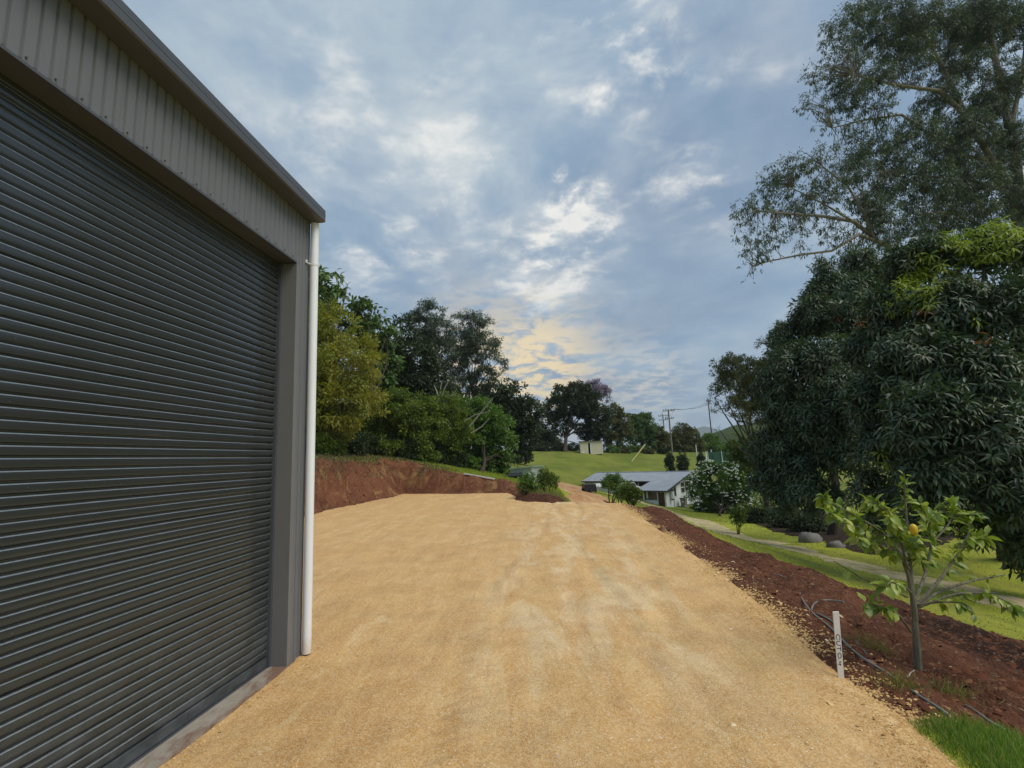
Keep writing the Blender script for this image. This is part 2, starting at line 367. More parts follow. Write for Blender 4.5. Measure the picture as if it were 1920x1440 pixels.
def m_pvc(n):
    p = pos(n); x, y, z = n.xyz(p); s = n.noise(n.mapping(p, scale=(6, 6, 1.1)), 1.5, 5, .65)
    col = n.mix(n.math('MULTIPLY', n.mr(s, .5, .75), .35), (.83, .86, .90), (.68, .68, .66))
    col = n.mix(n.math('MULTIPLY', n.mr(n.math('ADD', z, n.math('MULTIPLY', n.noise(p, 9, 4, .7), .35)), .12, .55, 1, 0), .65), col, (.50, .36, .21)); return pbsdf(n, col, .32)
M['pvc'] = mat('white_pvc', m_pvc)
def m_conc(n):
    p = pos(n); f = n.noise(p, 5, 7, .68); col = n.mix(f, (.25, .225, .185), (.42, .375, .31))
    st = n.noise(n.mapping(p, scale=(2.5, .8, 2)), 1.0, 6, .65, .5); col = n.mix(n.math('MULTIPLY', n.mr(st, .47, .60), .8), col, (.16, .075, .042))
    col = n.mix(n.math('MULTIPLY', n.mr(n.noise(p, 45, 3, .7), .55, .7), .4), col, (.45, .36, .24))
    return pbsdf(n, col, .88, 0, n.noise(p, 50, 6, .7), .4, .01, .3)
M['concrete'] = mat('stained_concrete', m_conc)
M['black'] = plain('dark_interior', (.012, .012, .012), .8)
M['screw'] = plain('screw_head', (.10, .095, .09), .5)
M['white'] = plain('white_paint', (.70, .71, .70), .55, 0, .07, 3)
M['board_white'] = plain('white_weatherboard', (.80, .83, .83), .6, 0, .06, 2.5)
def m_croof(n):
    p = pos(n); f = n.noise(p, .9, 5, .6); w = n.n('ShaderNodeTexWave', i={'Scale': 2.2, 'Vector': n.mapping(p, rot=(0, 0, math.radians(45))), 'Distortion': .0})
    col = n.mix(n.mr(f, .3, .7), (.30, .325, .36), (.38, .405, .435)); return pbsdf(n, col, .45, .15, w.outputs['Fac'], .35, .03)
M['croof'] = mat('grey_iron_roof', m_croof)
M['dark_trim'] = plain('dark_gutter', (.035, .036, .04), .5)
M['door_brown'] = plain('brown_door', (.085, .045, .03), .6, 0, .3, 5)
M['glass'] = plain('dark_window_glass', (.018, .02, .022), .08, 0, .2, 3, .8)
M['cream'] = plain('cream_sheet', (.64, .58, .42), .65, 0, .08, 1.5)
M['green_sheet'] = plain('pale_green_sheet', (.34, .42, .37), .55, 0, .1, 2)
M['green_roof'] = plain('green_sheet_roof', (.27, .38, .32), .5, 0, .1, 2)
M['grey_wood'] = plain('weathered_grey_timber', (.24, .215, .18), .85, 0, .25, 4)
M['wire'] = plain('cable_black', (.05, .055, .06), .6)
M['yellow'] = plain('faded_yellow_guard', (.55, .46, .22), .6)
M['stake'] = plain('white_stake_paint', (.84, .82, .77), .7, 0, .10, 16)
M['ink'] = plain('black_marker', (.015, .015, .018), .6)
M['hose'] = plain('grey_poly_hose', (.17, .175, .16), .5, 0, .3, 10)
M['rock'] = plain('grey_boulder', (.17, .165, .155), .9, 0, .35, 3)
M['shade'] = plain('green_shade_cloth', (.02, .075, .045), .8, 0, .2, 4)
M['bin'] = plain('dark_bin', (.02, .02, .022), .5)
M['stone'] = mat('loose_stone', lambda n: pbsdf(n, n.ramp(n.n('ShaderNodeAttribute', attribute_name='tint').outputs['Fac'], [(0, (.40, .22, .085)), (.4, (.58, .37, .15)), (.75, (.70, .50, .25)), (1, (.82, .74, .58))]), .9, 0, n.noise(pos(n), 60, 3), .3, .01, .2))
M['clod'] = mat('soil_clod', lambda n: pbsdf(n, n.ramp(n.n('ShaderNodeAttribute', attribute_name='tint').outputs['Fac'], [(0, (.075, .028, .016)), (.7, (.14, .052, .028)), (.9, (.20, .10, .05)), (1, (.50, .38, .22))]), .95, 0, n.noise(pos(n), 60, 3), .5, .01, .1))
def bark(c0, c1, sc=3.0):
    def b(n):
        p = pos(n); f = n.noise(n.mapping(p, scale=(3, 3, .6)), sc, 6, .65, .3); return pbsdf(n, n.mix(n.mr(f, .3, .7), c0, c1), .9, 0, f, .7, .03, .2)
    return b
M['bark_dark'] = mat('dark_bark', bark((.035, .028, .022), (.085, .07, .055)))
M['bark_grey'] = mat('grey_bark', bark((.13, .12, .10), (.27, .25, .21)))
M['bark_gum'] = mat('gum_bark', bark((.10, .085, .075), (.26, .23, .20), 1.5))
M['bark_lemon'] = mat('lemon_bark', bark((.11, .10, .07), (.24, .22, .16), 9))
def leaf(name, cols, rough=.5, trans=.3, spec=.4):
    def b(n):
        t = n.n('ShaderNodeAttribute', attribute_name='tint').outputs['Fac']
        k = len(cols) - 1; col = n.ramp(t, [(i / k, c) for i, c in enumerate(cols)])
        s = n.n('ShaderNodeBsdfPrincipled', i={'Base Color': col, 'Roughness': rough, 'Specular IOR Level': spec})
        if not trans: return s.outputs[0]
        tr = n.n('ShaderNodeBsdfTranslucent', i={'Color': n.mix(1.0, col, (1.15, 1.25, .55), 'MULTIPLY')})
        return n.n('ShaderNodeMixShader', i={0: trans, 1: s.outputs[0], 2: tr.outputs[0]}).outputs[0]
    return mat(name, b)
M['l_olive'] = leaf('olive_yellow_leaf', [(.14, .16, .028), (.22, .235, .040), (.31, .31, .05), (.34, .27, .06)], .55, .35)
M['l_broad'] = leaf('broad_green_leaf', [(.06, .11, .032), (.105, .17, .048), (.18, .27, .075)], .5, .3)
M['l_dark'] = leaf('dark_green_leaf', [(.023, .039, .018), (.039, .062, .023), (.068, .091, .031)], .55, .2)
M['l_gum'] = leaf('grey_gum_leaf', [(.036, .062, .040), (.062, .096, .060), (.100, .138, .082), (.115, .115, .075)], .5, .25)
M['l_bush'] = leaf('bright_bush_leaf', [(.06, .12, .022), (.11, .20, .035), (.18, .29, .055)], .5, .3)
M['l_yel'] = leaf('yellow_green_leaf', [(.07, .11, .02), (.125, .18, .03), (.21, .27, .045)], .5, .35)
M['l_purple'] = leaf('purple_blossom', [(.195, .143, .260), (.312, .234, .416), (.429, .351, .546)], .6, .3)
M['l_brown'] = leaf('brown_green_leaf', [(.07, .09, .034), (.12, .135, .046), (.18, .17, .07)], .6, .25)
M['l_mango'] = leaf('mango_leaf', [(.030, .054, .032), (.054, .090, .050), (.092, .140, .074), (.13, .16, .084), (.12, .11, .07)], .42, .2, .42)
M['l_mangoy'] = leaf('young_mango_leaf', [(.16, .24, .025), (.28, .36, .045), (.42, .46, .08)], .42, .35)
M['l_mangor'] = leaf('red_mango_shoot', [(.30, .11, .05), (.40, .17, .07), (.42, .24, .10)], .5, .3)
M['l_lemon'] = leaf('lemon_leaf', [(.11, .18, .026), (.20, .29, .04), (.31, .39, .06), (.44, .49, .12)], .38, .35, .5)
M['l_white'] = leaf('white_flower_head', [(.72, .73, .62), (.80, .80, .72), (.84, .84, .78)], .7, .2)
M['l_grass'] = leaf('grass_blade', [(.09, .20, .035), (.16, .29, .05), (.25, .35, .075), (.38, .36, .15)], .5, .35)
M['l_lawn'] = leaf('lawn_blade', [(.20, .265, .028), (.28, .335, .04), (.36, .40, .06)], .55, .35)
M['l_litter'] = leaf('dry_litter', [(.12, .085, .045), (.20, .15, .08), (.10, .12, .03)], .8, .1)
M['l_dry'] = leaf('dry_grass', [(.16, .15, .05), (.26, .23, .09), (.22, .25, .06)], .7, .3)
M['lemon'] = plain('lemon_skin', (.62, .42, .02), .4, 0, .1, 30)
M['dead'] = plain('dead_branch', (.36, .34, .30), .9, 0, .2, 4)
M['hill'] = mat('far_wooded_hill', lambda n: pbsdf(n, n.mix(n.noise(pos(n), .08, 6, .7), (.03, .05, .018), (.09, .12, .035)), .95, 0, n.noise(pos(n), .15, 6, .7), 1.0, 3.0, .1))
# ------------------------------------------------------------------ terrain
PAD_PX = [(1800, 1440), (1680, 1332), (1560, 1250), (1470, 1168), (1400, 1110), (1290, 1030), (1200, 967), (1163, 944), (1050, 941), (985, 938), (958, 925), (880, 926), (755, 927), (700, 938), (640, 950), (585, 962), (470, 992)]
PAD = [G(x, y)[:2] for x, y in PAD_PX] + [np.array([-14, 10.5]), np.array([-14, -12]), np.array([2.2, -12]), np.array([2.35, 0.5])]
_cp = []
for x, y, Y in ((585, 868, 23), (400, 858, 23), (740, 866, 34), (870, 893, 31), (958, 908, 30), (800, 862, 42), (900, 886, 41), (640, 846, 36), (560, 840, 36), (985, 897, 58), (930, 880, 58),
                (1070, 937, 30), (1080, 920, 38), (1055, 908, 50), (1020, 905, 55), (1110, 918, 66), (1250, 950, 55.6), (1150, 924, 60), (1165, 936, 44), (1200, 950, 40), (1260, 965, 43),
                (1400, 1010, 27), (1600, 1055, 19), (1920, 1130, 14), (1560, 1003, 27), (1900, 1030, 20), (1450, 985, 34), (1350, 965, 45),
                (1100, 849, 95), (1000, 880, 66), (1040, 850, 92), (1200, 846, 108), (1320, 848, 112), (1130, 880, 80), (1250, 868, 92), (1350, 880, 85), (900, 860, 80), (800, 840, 70), (1000, 846, 110)):
    _cp.append(P(x, y, Y))
for q in ((2.6, -6, 0), (2.6, 0, 0), (3.0, 3.4, 0), (3.35, 8, 0), (3.7, 14, 0), (4.3, 20, 0), (1.5, 22.3, 0), (0, 25.5, .15), (-14, 10, 2.2), (-14, -10, 2.4), (-22, 10, 4), (-22, 40, 5), (-25, 70, 5), (-20, 110, 6),
          (7, 9, -1.03), (7, 3, -1.03), (7, -6, -1.03), (7.2, 15, -1.15), (10.5, 12, -1.95), (10, 4, -1.8), (13, 5, -2.6), (13, -6, -2.6), (20, 0, -3.2), (30, 20, -3.6), (30, 45, -4.6), (34, 70, -4.2), (45, 100, 0),
          (60, 60, -5), (60, 0, -5), (-60, 0, 12), (-60, 80, 10), (0, 150, 3), (60, 150, 1), (-60, 150, 8), (0, -40, 0), (60, -40, -5), (-60, -40, 10)):
    _cp.append(np.array(q, float))
_cp = np.array(_cp)
def _phi(r): return np.sqrt(r * r + 9.0)
_D = np.linalg.norm(_cp[:, None, :2] - _cp[None, :, :2], axis=2); _n = len(_cp)
_A = np.zeros((_n + 3, _n + 3)); _A[:_n, :_n] = _phi(_D) - .05 * np.eye(_n); _A[:_n, _n] = 1; _A[:_n, _n + 1:] = _cp[:, :2]; _A[_n:, :_n] = _A[:_n, _n:].T
_w = np.linalg.solve(_A, np.concatenate([_cp[:, 2], np.zeros(3)]))
def natural(x, y):
    x = np.clip(np.asarray(x, float), -70, 70); y = np.clip(np.asarray(y, float), -50, 170); z = _w[_n] + _w[_n + 1] * x + _w[_n + 2] * y
    for k in range(_n): z = z + _w[k] * _phi(np.hypot(x - _cp[k, 0], y - _cp[k, 1]))
    return z
def pad_sd(x, y): return poly_sd(x, y, PAD)
def zg(x, y):
    x = np.asarray(x, float); y = np.asarray(y, float)
    d = -pad_sd(x, y); nat = natural(x, y) + .10 * fbm(x, y, .22, 3, 5) * sstep(np.hypot(x, y), 12, 40)
    w = np.where(nat > 0, 1.55 + .3 * fbm(x, y, .5, 3, 9), .7)
    t = np.clip(d / w, 0, 1); t = np.where(nat > 0, sstep(t, -.35, 1.0) * 1.0 - sstep(0 * t, -.35, 1.0) * (1 - t), t)
    z = nat * t
    # mound at the far edge of the pad, with the two citrus on it
    return z
def gp(px, py, lift=0.0):
    d = ray(px, py); s = np.concatenate([np.linspace(1.5, 30, 2500), np.linspace(30, 160, 3000)]); q = EYEP + np.outer(s / d[1], d)
    h = q[:, 2] - zg(q[:, 0], q[:, 1]); k = int(np.argmax(h < 0)) if (h < 0).any() else len(s) - 1
    r = q[k].copy(); r[2] = float(zg(r[0], r[1])) + lift; return r
# outlines of the coverings laid over the ground
VERGE = [gp(x, y)[:2] for x, y in ((1135, 938), (1175, 946), (1215, 957), (1290, 986), (1345, 1012), (1400, 1034), (1480, 1062), (1560, 1092), (1640, 1122), (1720, 1150), (1800, 1172), (1919, 1203))]
VERGE += [np.array([13.5, 8.0]), np.array([12, 2.5])] + [gp(x, y)[:2] for x, y in ((1915, 1394), (1840, 1374), (1760, 1358), (1715, 1352), (1700, 1346))]
VERGE += [G(x, y)[:2] - np.array([.55, 0]) for x, y in ((1680, 1332), (1560, 1250), (1470, 1168), (1400, 1110), (1290, 1030), (1200, 967), (1150, 941))]
TRACK_C = [gp(x, y)[:2] for x, y in ((1150, 928), (1190, 938), (1260, 963), (1330, 988), (1400, 1010), (1500, 1033), (1600, 1058), (1700, 1083), (1800, 1105), (1919, 1133))] + [np.array([15.2, 9]), np.array([15.8, 2])]
DRIVE = [gp(x, y)[:2] for x, y in ((1066, 938), (1068, 925), (1040, 912), (1030, 906), (1050, 903), (1090, 904), (1102, 908), (1090, 914), (1112, 924), (1135, 934), (1150, 941))] + [G(1120, 946)[:2], G(1066, 946)[:2]]
MOUND = [G(x, y)[:2] for x, y in ((1056, 942.5), (1025, 943.5), (985, 942.5), (960, 938), (962, 931), (975, 925))] + [np.array(q) for q in ((.75, 26.5), (1.6, 27.8), (2.75, 27), (2.85, 24))]
def line_sd(x, y, pts, w):
    x = np.asarray(x, float); y = np.asarray(y, float); dm = np.full(x.shape, 1e18)
    for (ax, ay), (bx, by) in zip(pts[:-1], pts[1:]):
        ex, ey = bx - ax, by - ay; t = np.clip(((x - ax) * ex + (y - ay) * ey) / (ex * ex + ey * ey), 0, 1)
        dm = np.minimum(dm, (x - ax - t * ex) ** 2 + (y - ay - t * ey) ** 2)
    return w - np.sqrt(dm)
def sd_pad(x, y): return pad_sd(x, y) + .05 * fbm(x, y, 2.6, 5, 31, .65)
def sd_verge(x, y): return poly_sd(x, y, VERGE) + .7 * fbm(x, y, .8, 4, 41)
def sd_bank(x, y):
    d = -pad_sd(x, y); nat = natural(x, y)
    return np.minimum(np.minimum(d + .45, 1.62 + .7 * fbm(x, y, .7, 4, 51) - d), (nat - .12) * 1.5)
def sd_track(x, y): return line_sd(x, y, TRACK_C, .85) + .95 * fbm(x, y, .8, 5, 61, .6)
def sd_drive(x, y): return poly_sd(x, y, DRIVE) + .9 * fbm(x, y, .5, 4, 71)
def sd_mound(x, y): return poly_sd(x, y, MOUND) + .22 * fbm(x, y, 1.5, 3, 81)
def axis(segs):
    out = []
    for a, b, st in segs: out.append(np.arange(a, b, st))
    return np.concatenate(out + [[segs[-1][1]]])
# lawn and everything the grass reaches, out to the horizon
ax_x = axis([(-900, -300, 100), (-300, -70, 23), (-70, -24, 2.3), (-24, -15, .8), (-15, 15, .24), (15, 40, .7), (40, 70, 2.5), (70, 300, 23), (300, 900, 100)])
ax_y = axis([(-300, -50, 25), (-50, -8, 3), (-8, 2, .7), (2, 36, .24), (36, 75, .6), (75, 125, 1.2), (125, 170, 5), (170, 400, 23), (400, 2400, 200)])
XX, YY = np.meshgrid(ax_x, ax_y); ZZ = zg(XX, YY)
cover = np.maximum.reduce([sd_pad(XX, YY), sd_verge(XX, YY), sd_bank(XX, YY), sd_track(XX, YY), sd_drive(XX, YY), sd_mound(XX, YY)])
ZB = ZZ - .16 * sstep(cover, .15, .7) - .75 * sstep(sd_bank(XX, YY), .0, .35) - .3 * sstep(sd_mound(XX, YY), 0, .3)
o = link('lawn', grid_mesh('lawn', XX, YY, ZB), None, M['lawn']); o['kind'] = 'structure'
def covering(name, mat_, xs, ys, sdf, thick, relief, kind='structure', rate=.18, sink=.06):
    X, Y = np.meshgrid(xs, ys); s = sdf(X, Y)
    Z = zg(X, Y) + np.clip(s * rate, -sink, thick) + relief(X, Y) * sstep(s, -.05, .35)
    o = link(name, grid_mesh(name, X, Y, Z, s > -.30), None, mat_); o['kind'] = kind; return o
def ruts(x, y):
    u = x - .098 * y; r = 0
    for c, a in ((-.95, .016), (.55, .018), (-.25, .010), (1.35, .012), (2.0, .008)):
        cc = c + .30 * np.sin(y * .22 + c * 3) + .12 * np.sin(y * .6 + c * 7); r = r - a * np.exp(-((u - cc) / .13) ** 2) + a * .6 * np.exp(-((u - cc - .22) / .09) ** 2)
    return r * (.4 + 1.1 * (fbm(x, y, .35, 2, 7) + .5))
def lug(x, y):
    u = x - .098 * y; w = np.exp(-((u - .55) / .2) ** 2) + np.exp(-((u + .95) / .2) ** 2)
    return .013 * w * np.sin((y + .35 * np.abs(u)) * 30) * sstep(fbm(x, y, .5, 2, 15), -.1, .3)
covering('gravel_pad', M['gravel'], axis([(-15, -3, .12), (-3, 4.9, .065)]), axis([(-12, 0, .6), (0, 1.8, .15), (1.8, 7, .05), (7, 13, .085), (13, 37, .16)]), sd_pad, .035,
         lambda x, y: ruts(x, y) + lug(x, y) + .05 * fbm(x, y, .45, 3, 3) + .022 * fbm(x, y, 2.5, 4, 4), sink=.13)
def verge_relief(x, y):
    d = -pad_sd(x, y)
    berm = .20 * np.exp(-((d - 1.5 - .6 * fbm(x, y, .3, 2, 23)) / .55) ** 2) + .12 * np.exp(-((d - 3.3) / .5) ** 2)
    return (berm * (1 + fbm(x, y, .6, 3, 24)) + .16 * fbm(x, y, 1.3, 5, 25, .6)) * sstep(d, .05, .9) + .05 * fbm(x, y, 7, 3, 26) * sstep(d, -.05, .2) - .12 * sstep(-d, .0, .3) - .035 * sstep(-d + .25, 0, .3)
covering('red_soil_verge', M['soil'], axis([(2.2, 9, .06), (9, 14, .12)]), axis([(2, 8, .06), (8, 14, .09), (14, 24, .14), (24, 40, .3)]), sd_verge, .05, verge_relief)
def bank_relief(x, y): return np.maximum(.20 * (fbm(x, y, 1.1, 5, 27, .62) + .12) + .10 * fbm(x, y, 6, 4, 28, .6), -.02) * sstep(-pad_sd(x, y), -.2, .5)
covering('cut_bank', M['bank'], axis([(-16, 3, .085)]), axis([(10, 15, .2), (15, 38, .08)]), sd_bank, .05,
         bank_relief)
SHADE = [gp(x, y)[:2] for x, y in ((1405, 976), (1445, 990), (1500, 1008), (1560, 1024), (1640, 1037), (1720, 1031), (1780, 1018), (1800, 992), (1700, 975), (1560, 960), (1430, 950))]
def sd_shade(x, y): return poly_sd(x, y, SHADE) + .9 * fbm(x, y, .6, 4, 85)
covering('shaded_litter_ground', M['shaded_litter_soil'], axis([(10, 36, .3)]), axis([(14, 60, .4)]), sd_shade, .05, lambda x, y: .06 * fbm(x, y, 1.2, 3, 35))  # dark litter ground, with the shade of the mangoes put into its colour
covering('wheel_track', M['track'], axis([(8, 22, .14)]), axis([(2, 62, .18)]), sd_track, .03, lambda x, y: .03 * fbm(x, y, .8, 3, 29))
covering('dirt_driveway', M['drive'], axis([(-2, 16, .16)]), axis([(16, 62, .22)]), sd_drive, .035, lambda x, y: .05 * fbm(x, y, .6, 3, 30))
covering('soil_mound', M['mulch'], axis([(-2, 4, .055)]), axis([(16, 30, .07)]), sd_mound, .34, lambda x, y: .16 * fbm(x, y, 1.6, 4, 33) + .04 * fbm(x, y, 7, 2, 34), rate=.34)
def mound_z(x, y): return float(zg(x, y) + np.clip(sd_mound(x, y) * .34, 0, .34))

# distant land
def ridge(name, pts, depth, mat_, seed, rough):
    pts = np.array(pts, float); t = np.linspace(0, 1, 90); xs = np.interp(t, np.linspace(0, 1, len(pts)), pts[:, 0]); ys = np.interp(t, np.linspace(0, 1, len(pts)), pts[:, 1]); zs = np.interp(t, np.linspace(0, 1, len(pts)), pts[:, 2])
    s = np.linspace(-1, 1, 26); X = xs[None, :] + 0 * s[:, None]; Y = ys[None, :] + depth * s[:, None]
    Z = -6 + (zs[None, :] + 6) * (1 - np.abs(s[:, None]) ** 1.6) * (1 + rough * fbm(X, Y, 2.2 / depth, 5, seed))
    o = link(name, grid_mesh(name, X, Y, Z), None, mat_); o['kind'] = 'structure'; return o
ridge('wooded_hill', [P(1290, 838, 330), P(1322, 826, 330), P(1345, 812, 330), P(1375, 800, 330), P(1440, 785, 330), P(1540, 775, 330), P(1700, 785, 330)], 90, M['hill'], 3, .25)
ridge('far_mountain', [P(1180, 838, 3800), P(1260, 822, 3800), P(1300, 806, 3800), P(1320, 799, 3800), P(1345, 808, 3800), P(1420, 800, 3800), P(1550, 806, 3800)], 600, M['hill'], 4, .2)

# evening air between here and the far hills
hz_ = MB(); hz_.box((500, 2000, 166), (2300, 2700, 174)); _m = bpy.data.materials.new('haze_air'); _m.use_nodes = True; _t = _m.node_tree; _t.nodes.clear()
_o = _t.nodes.new('ShaderNodeOutputMaterial'); _v = _t.nodes.new('ShaderNodeVolumePrincipled')
_v.inputs['Color'].default_value = (.78, .86, .95, 1); _v.inputs['Density'].default_value = .00022; _v.inputs['Anisotropy'].default_value = .2
_t.links.new(_v.outputs[0], _o.inputs[1])
ho = hz_.build('haze', _m); ho['kind'] = 'stuff'
# ------------------------------------------------------------------ steel shed with the roller door
AZ = math.atan2(*ray(1055, 856)[:2]); WD = np.array([math.sin(AZ), math.cos(AZ), 0]); ND = np.array([math.cos(AZ), -math.sin(AZ), 0]); ZD = np.array([0, 0, 1.0])
J0 = G(536, 1250, .05); J0[2] = 0
def S(s, off, z): return J0 + WD * s + ND * off + ZD * z
DOOR_L, DOOR_H, EAVE, LEN, DEEP = 5.2, 4.53, 5.17, 12.0, 9.0
shed = empty('steel_shed', S(-3, -2, 0), 'tall taupe ribbed steel shed with a charcoal roller door at the left', 'shed')
def sbox(mb, s0, s1, o0, o1, z0, z1, mi=0):
    mb.box(S((s0 + s1) / 2, (o0 + o1) / 2, (z0 + z1) / 2), ((s1 - s0) / 2, (o1 - o0) / 2, (z1 - z0) / 2), (WD, ND, ZD), mi)
def ribbed(s0, s1, z0, z1, pitch=.084, phase=0.0):
    mb = MB(); pr = []; k = s0
    while k < s1 - 1e-6:
        e = min(k + pitch, s1); w = e - k
        pr += [(k, 0.0), (k + w * .70, 0.0), (k + w * .79, -.014), (k + w * .90, -.014)]; k = e
    pr.append((s1, 0.0)); n = len(pr)
    vs_ = [S(a, b, z) for z in (z0, z1) for a, b in pr]
    mb.add(vs_, [(k, k + 1, n + k + 1, n + k) for k in range(n - 1)])
    mb.add([S(s0, -.03, z0), S(s1, -.03, z0), S(s1, -.03, z1), S(s0, -.03, z1)], [(0, 1, 2, 3)])
    return mb
cl0 = -DOOR_L - .3
k = 0; a = .07
while a > -DOOR_L - .4:                       # cladding sheets over the door opening
    ribbed(a - .84, a, DOOR_H, EAVE + .06).build('cladding_sheet', M['clad'], shed); a -= .8405
ribbed(.0715, .30, -.05, EAVE + .06, .076).build('corner_cladding', M['clad'], shed)
mb = MB(); sbox(mb, -LEN, a + .005, -.05, 0, -.1, EAVE + .06); mb.build('side_wall', M['clad'], shed)
mb = MB(); sbox(mb, .24, .298, -DEEP, -.032, -.1, EAVE + .12); sbox(mb, -LEN, -LEN + .05, -DEEP, -.06, -.1, EAVE + .12); sbox(mb, -LEN, .24, -DEEP, -DEEP + .05, -.1, EAVE + .12); mb.build('end_wall', M['clad'], shed)
mb = MB(); mb.add([S(-LEN - .1, .02, EAVE + .165), S(.31, .02, EAVE + .165), S(.31, -DEEP - .1, EAVE + .165), S(-LEN - .1, -DEEP - .1, EAVE + .165)] + [S(-LEN - .1, .02, EAVE + .145), S(.31, .02, EAVE + .145), S(.31, -DEEP - .1, EAVE + .145), S(-LEN - .1, -DEEP - .1, EAVE + .145)],
    [(0, 1, 2, 3), (7, 6, 5, 4), (0, 4, 5, 1), (1, 5, 6, 2), (2, 6, 7, 3), (3, 7, 4, 0)]); mb.build('roof', M['clad'], shed)
mb = MB()                                    # box gutter with a rolled lip and a seam along its face
mb.extrude([(0.003, .0), (.185, .0), (.20, .012), (.20, .082), (.203, .088), (.20, .094), (.20, .155), (.192, .168), (.18, .168), (.18, .158), (.003, .150)], S(-LEN, 0, EAVE), S(.30, 0, EAVE), ND, ZD)
mb.build('gutter', M['trim'], shed)
mb = MB(); sbox(mb, -DOOR_L, 0.0, -.235, -.004, DOOR_H - .004, DOOR_H + .03); sbox(mb, -DOOR_L, .0, -.004, .004, DOOR_H - .006, DOOR_H + .014); mb.build('door_head', M['trim'], shed)
mb = MB(); sbox(mb, .0, .068, -.26, .004, .045, DOOR_H - .01); sbox(mb, .0, .03, .004, .007, .045, DOOR_H - .01); mb.build('door_jamb', M['jamb'], shed)
mb = MB(); sbox(mb, -DOOR_L - .07, -DOOR_L, -.26, .004, .045, DOOR_H - .01); mb.build('door_jamb', M['trim'], shed)
mb = MB(); sbox(mb, -.035, -.002, -.228, -.168, .06, DOOR_H - .02); mb.build('door_guide', M['trim'], shed)
mb = MB()
sv = .084
for i in range(int((DOOR_L + .1) / (2 * sv))):
    c = S(.07 - .84 * .0 - i * 2 * sv - .155, 0.006, DOOR_H + .045); mb.tube([c - ND * .004, c + ND * .006], .0065, 6)
mb.build('screws', M['screw'], shed)['kind'] = 'stuff'
mb = MB(); sbox(mb, -LEN, .26, -DEEP, .02, -.35, .05)
mb.build('concrete_slab', M['concrete'], shed)
# the roller curtain: one corrugated slat above the other
mb = MB(); sbox(mb, -DOOR_L, -.002, -.26, -.225, .06, DOOR_H + .5); curtain = mb.build('roller_door', M['black'], shed)
PITCH_S = .0744
prof = [(-.0165, .0), (-.0155, -.0010), (-.0070, -.0030), (-.0048, -.0036), (-.0024, -.0052), (-.0008, -.0076), (.0, -.0105), (.0006, -.030), (.0, -.0530), (-.0010, -.0558), (-.0030, -.0580), (-.0058, -.0594), (-.0145, -.0630), (-.0165, -.0650), (-.0165, -PITCH_S)]
mb = MB(); mb.extrude(prof, S(-DOOR_L + .01, -.2, 0), S(-.02, -.2, 0), ND, ZD, closed=False); mb.m = [1 if k in (1, 2, 3, 4, 5) else 0 for k in range(len(mb.f))]  # upper corner faces take the brighter highlight material
sl0 = mb.build('slat', [M['slat'], M['glint']], curtain, smooth=True); ns = 62
sl0.data.set_sharp_from_angle(angle=math.radians(60))
zt = .155
sl0.location = (0, 0, zt + PITCH_S)
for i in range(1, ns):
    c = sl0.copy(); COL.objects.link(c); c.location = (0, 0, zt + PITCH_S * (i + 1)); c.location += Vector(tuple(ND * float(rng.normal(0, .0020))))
mb = MB(); mb.extrude([(-.016, .095), (-.002, .094), (.003, .088), (.003, .010), (-.001, .004), (-.016, .002)], S(-DOOR_L + .01, -.2, .058), S(-.006, -.2, .058), ND, ZD); mb.build('bottom_rail', M['slat'], curtain)
mb = MB(); sbox(mb, -DOOR_L + .01, -.006, -.212, -.194, .050, .0575); sbox(mb, -DOOR_L + .01, -.006, -.194, -.182, .050, .0625); mb.build('weather_seal', M['trim'], curtain)
# white downpipe
mb = MB(); c = S(.300, .062, 0)
mb.tube([c + ZD * .07, c + ZD * 5.16], .050, 20, cap=False); mb.tube([c + ZD * 5.16, c + ZD * .07], .046, 20, cap=False)
pipe = mb.build('downpipe', M['pvc'], shed, smooth=True)
mb = MB(); mb.tube([c + ZD * 4.59, c + ZD * 4.615], .0535, 20); mb.tube([S(.25, .05, 4.60), S(.22, .004, 4.62)], .008, 6); mb.box(S(.215, .006, 4.63), (.018, .004, .02), (WD, ND, ZD)); mb.tube([S(.215, .004, 4.632), S(.215, .024, 4.640)], .009, 6)
mb.build('pipe_bracket', M['white'], pipe)

# ------------------------------------------------------------------ house down the slope
UH = np.array([.7071, -.7071, 0]); VH = np.array([.7071, .7071, 0]); E0 = P(1292, 884, 60.0); RZ = E0[2]; E0 = np.array([E0[0], E0[1], 0.0])
def hp(s, w, z): return E0 - UH * s - VH * w + ZD * z
def hz(w): return RZ - .27 * abs(w)
def hw(px, s=0.0):                               # w of an image column on the plane s
    ta = ray(px, 920); ta = ta[0] / ta[1]; q = E0 - UH * s; return (q[0] - ta * q[1]) / (VH[0] - ta * VH[1])
def hs(px, w):
    ta = ray(px, 920); ta = ta[0] / ta[1]; q = E0 - VH * w; return (q[0] - ta * q[1]) / (UH[0] - ta * UH[1])
def hzpx(px, py, s, w):
    q = hp(s, w, 0); return P(px, py, q[1])[2]
WW = hw(1247.5)                                   # depth of the front wall of the wing
SL = hs(1205, WW); GROUND_H = hzpx(1247, 951, 0, WW) - .15
house = empty('weatherboard_house', hp(4, 2, GROUND_H), 'white weatherboard house with an L shaped grey iron roof down the slope', 'house')
def hbox(mb, s0, s1, w0, w1, z0, z1, mi=0):
    mb.box(hp((s0 + s1) / 2, (w0 + w1) / 2, (z0 + z1) / 2), (abs(s1 - s0) / 2, abs(w1 - w0) / 2, abs(z1 - z0) / 2), (UH, VH, ZD), mi)
def hquad(mb, pts, t):
    a = [hp(*p) for p in pts]; b = [p - ZD * t for p in a]; n = len(a)
    mb.add(a + b, [tuple(range(n)), tuple(range(2 * n - 1, n - 1, -1))] + [(k, n + k, n + (k + 1) % n, (k + 1) % n) for k in range(n)])
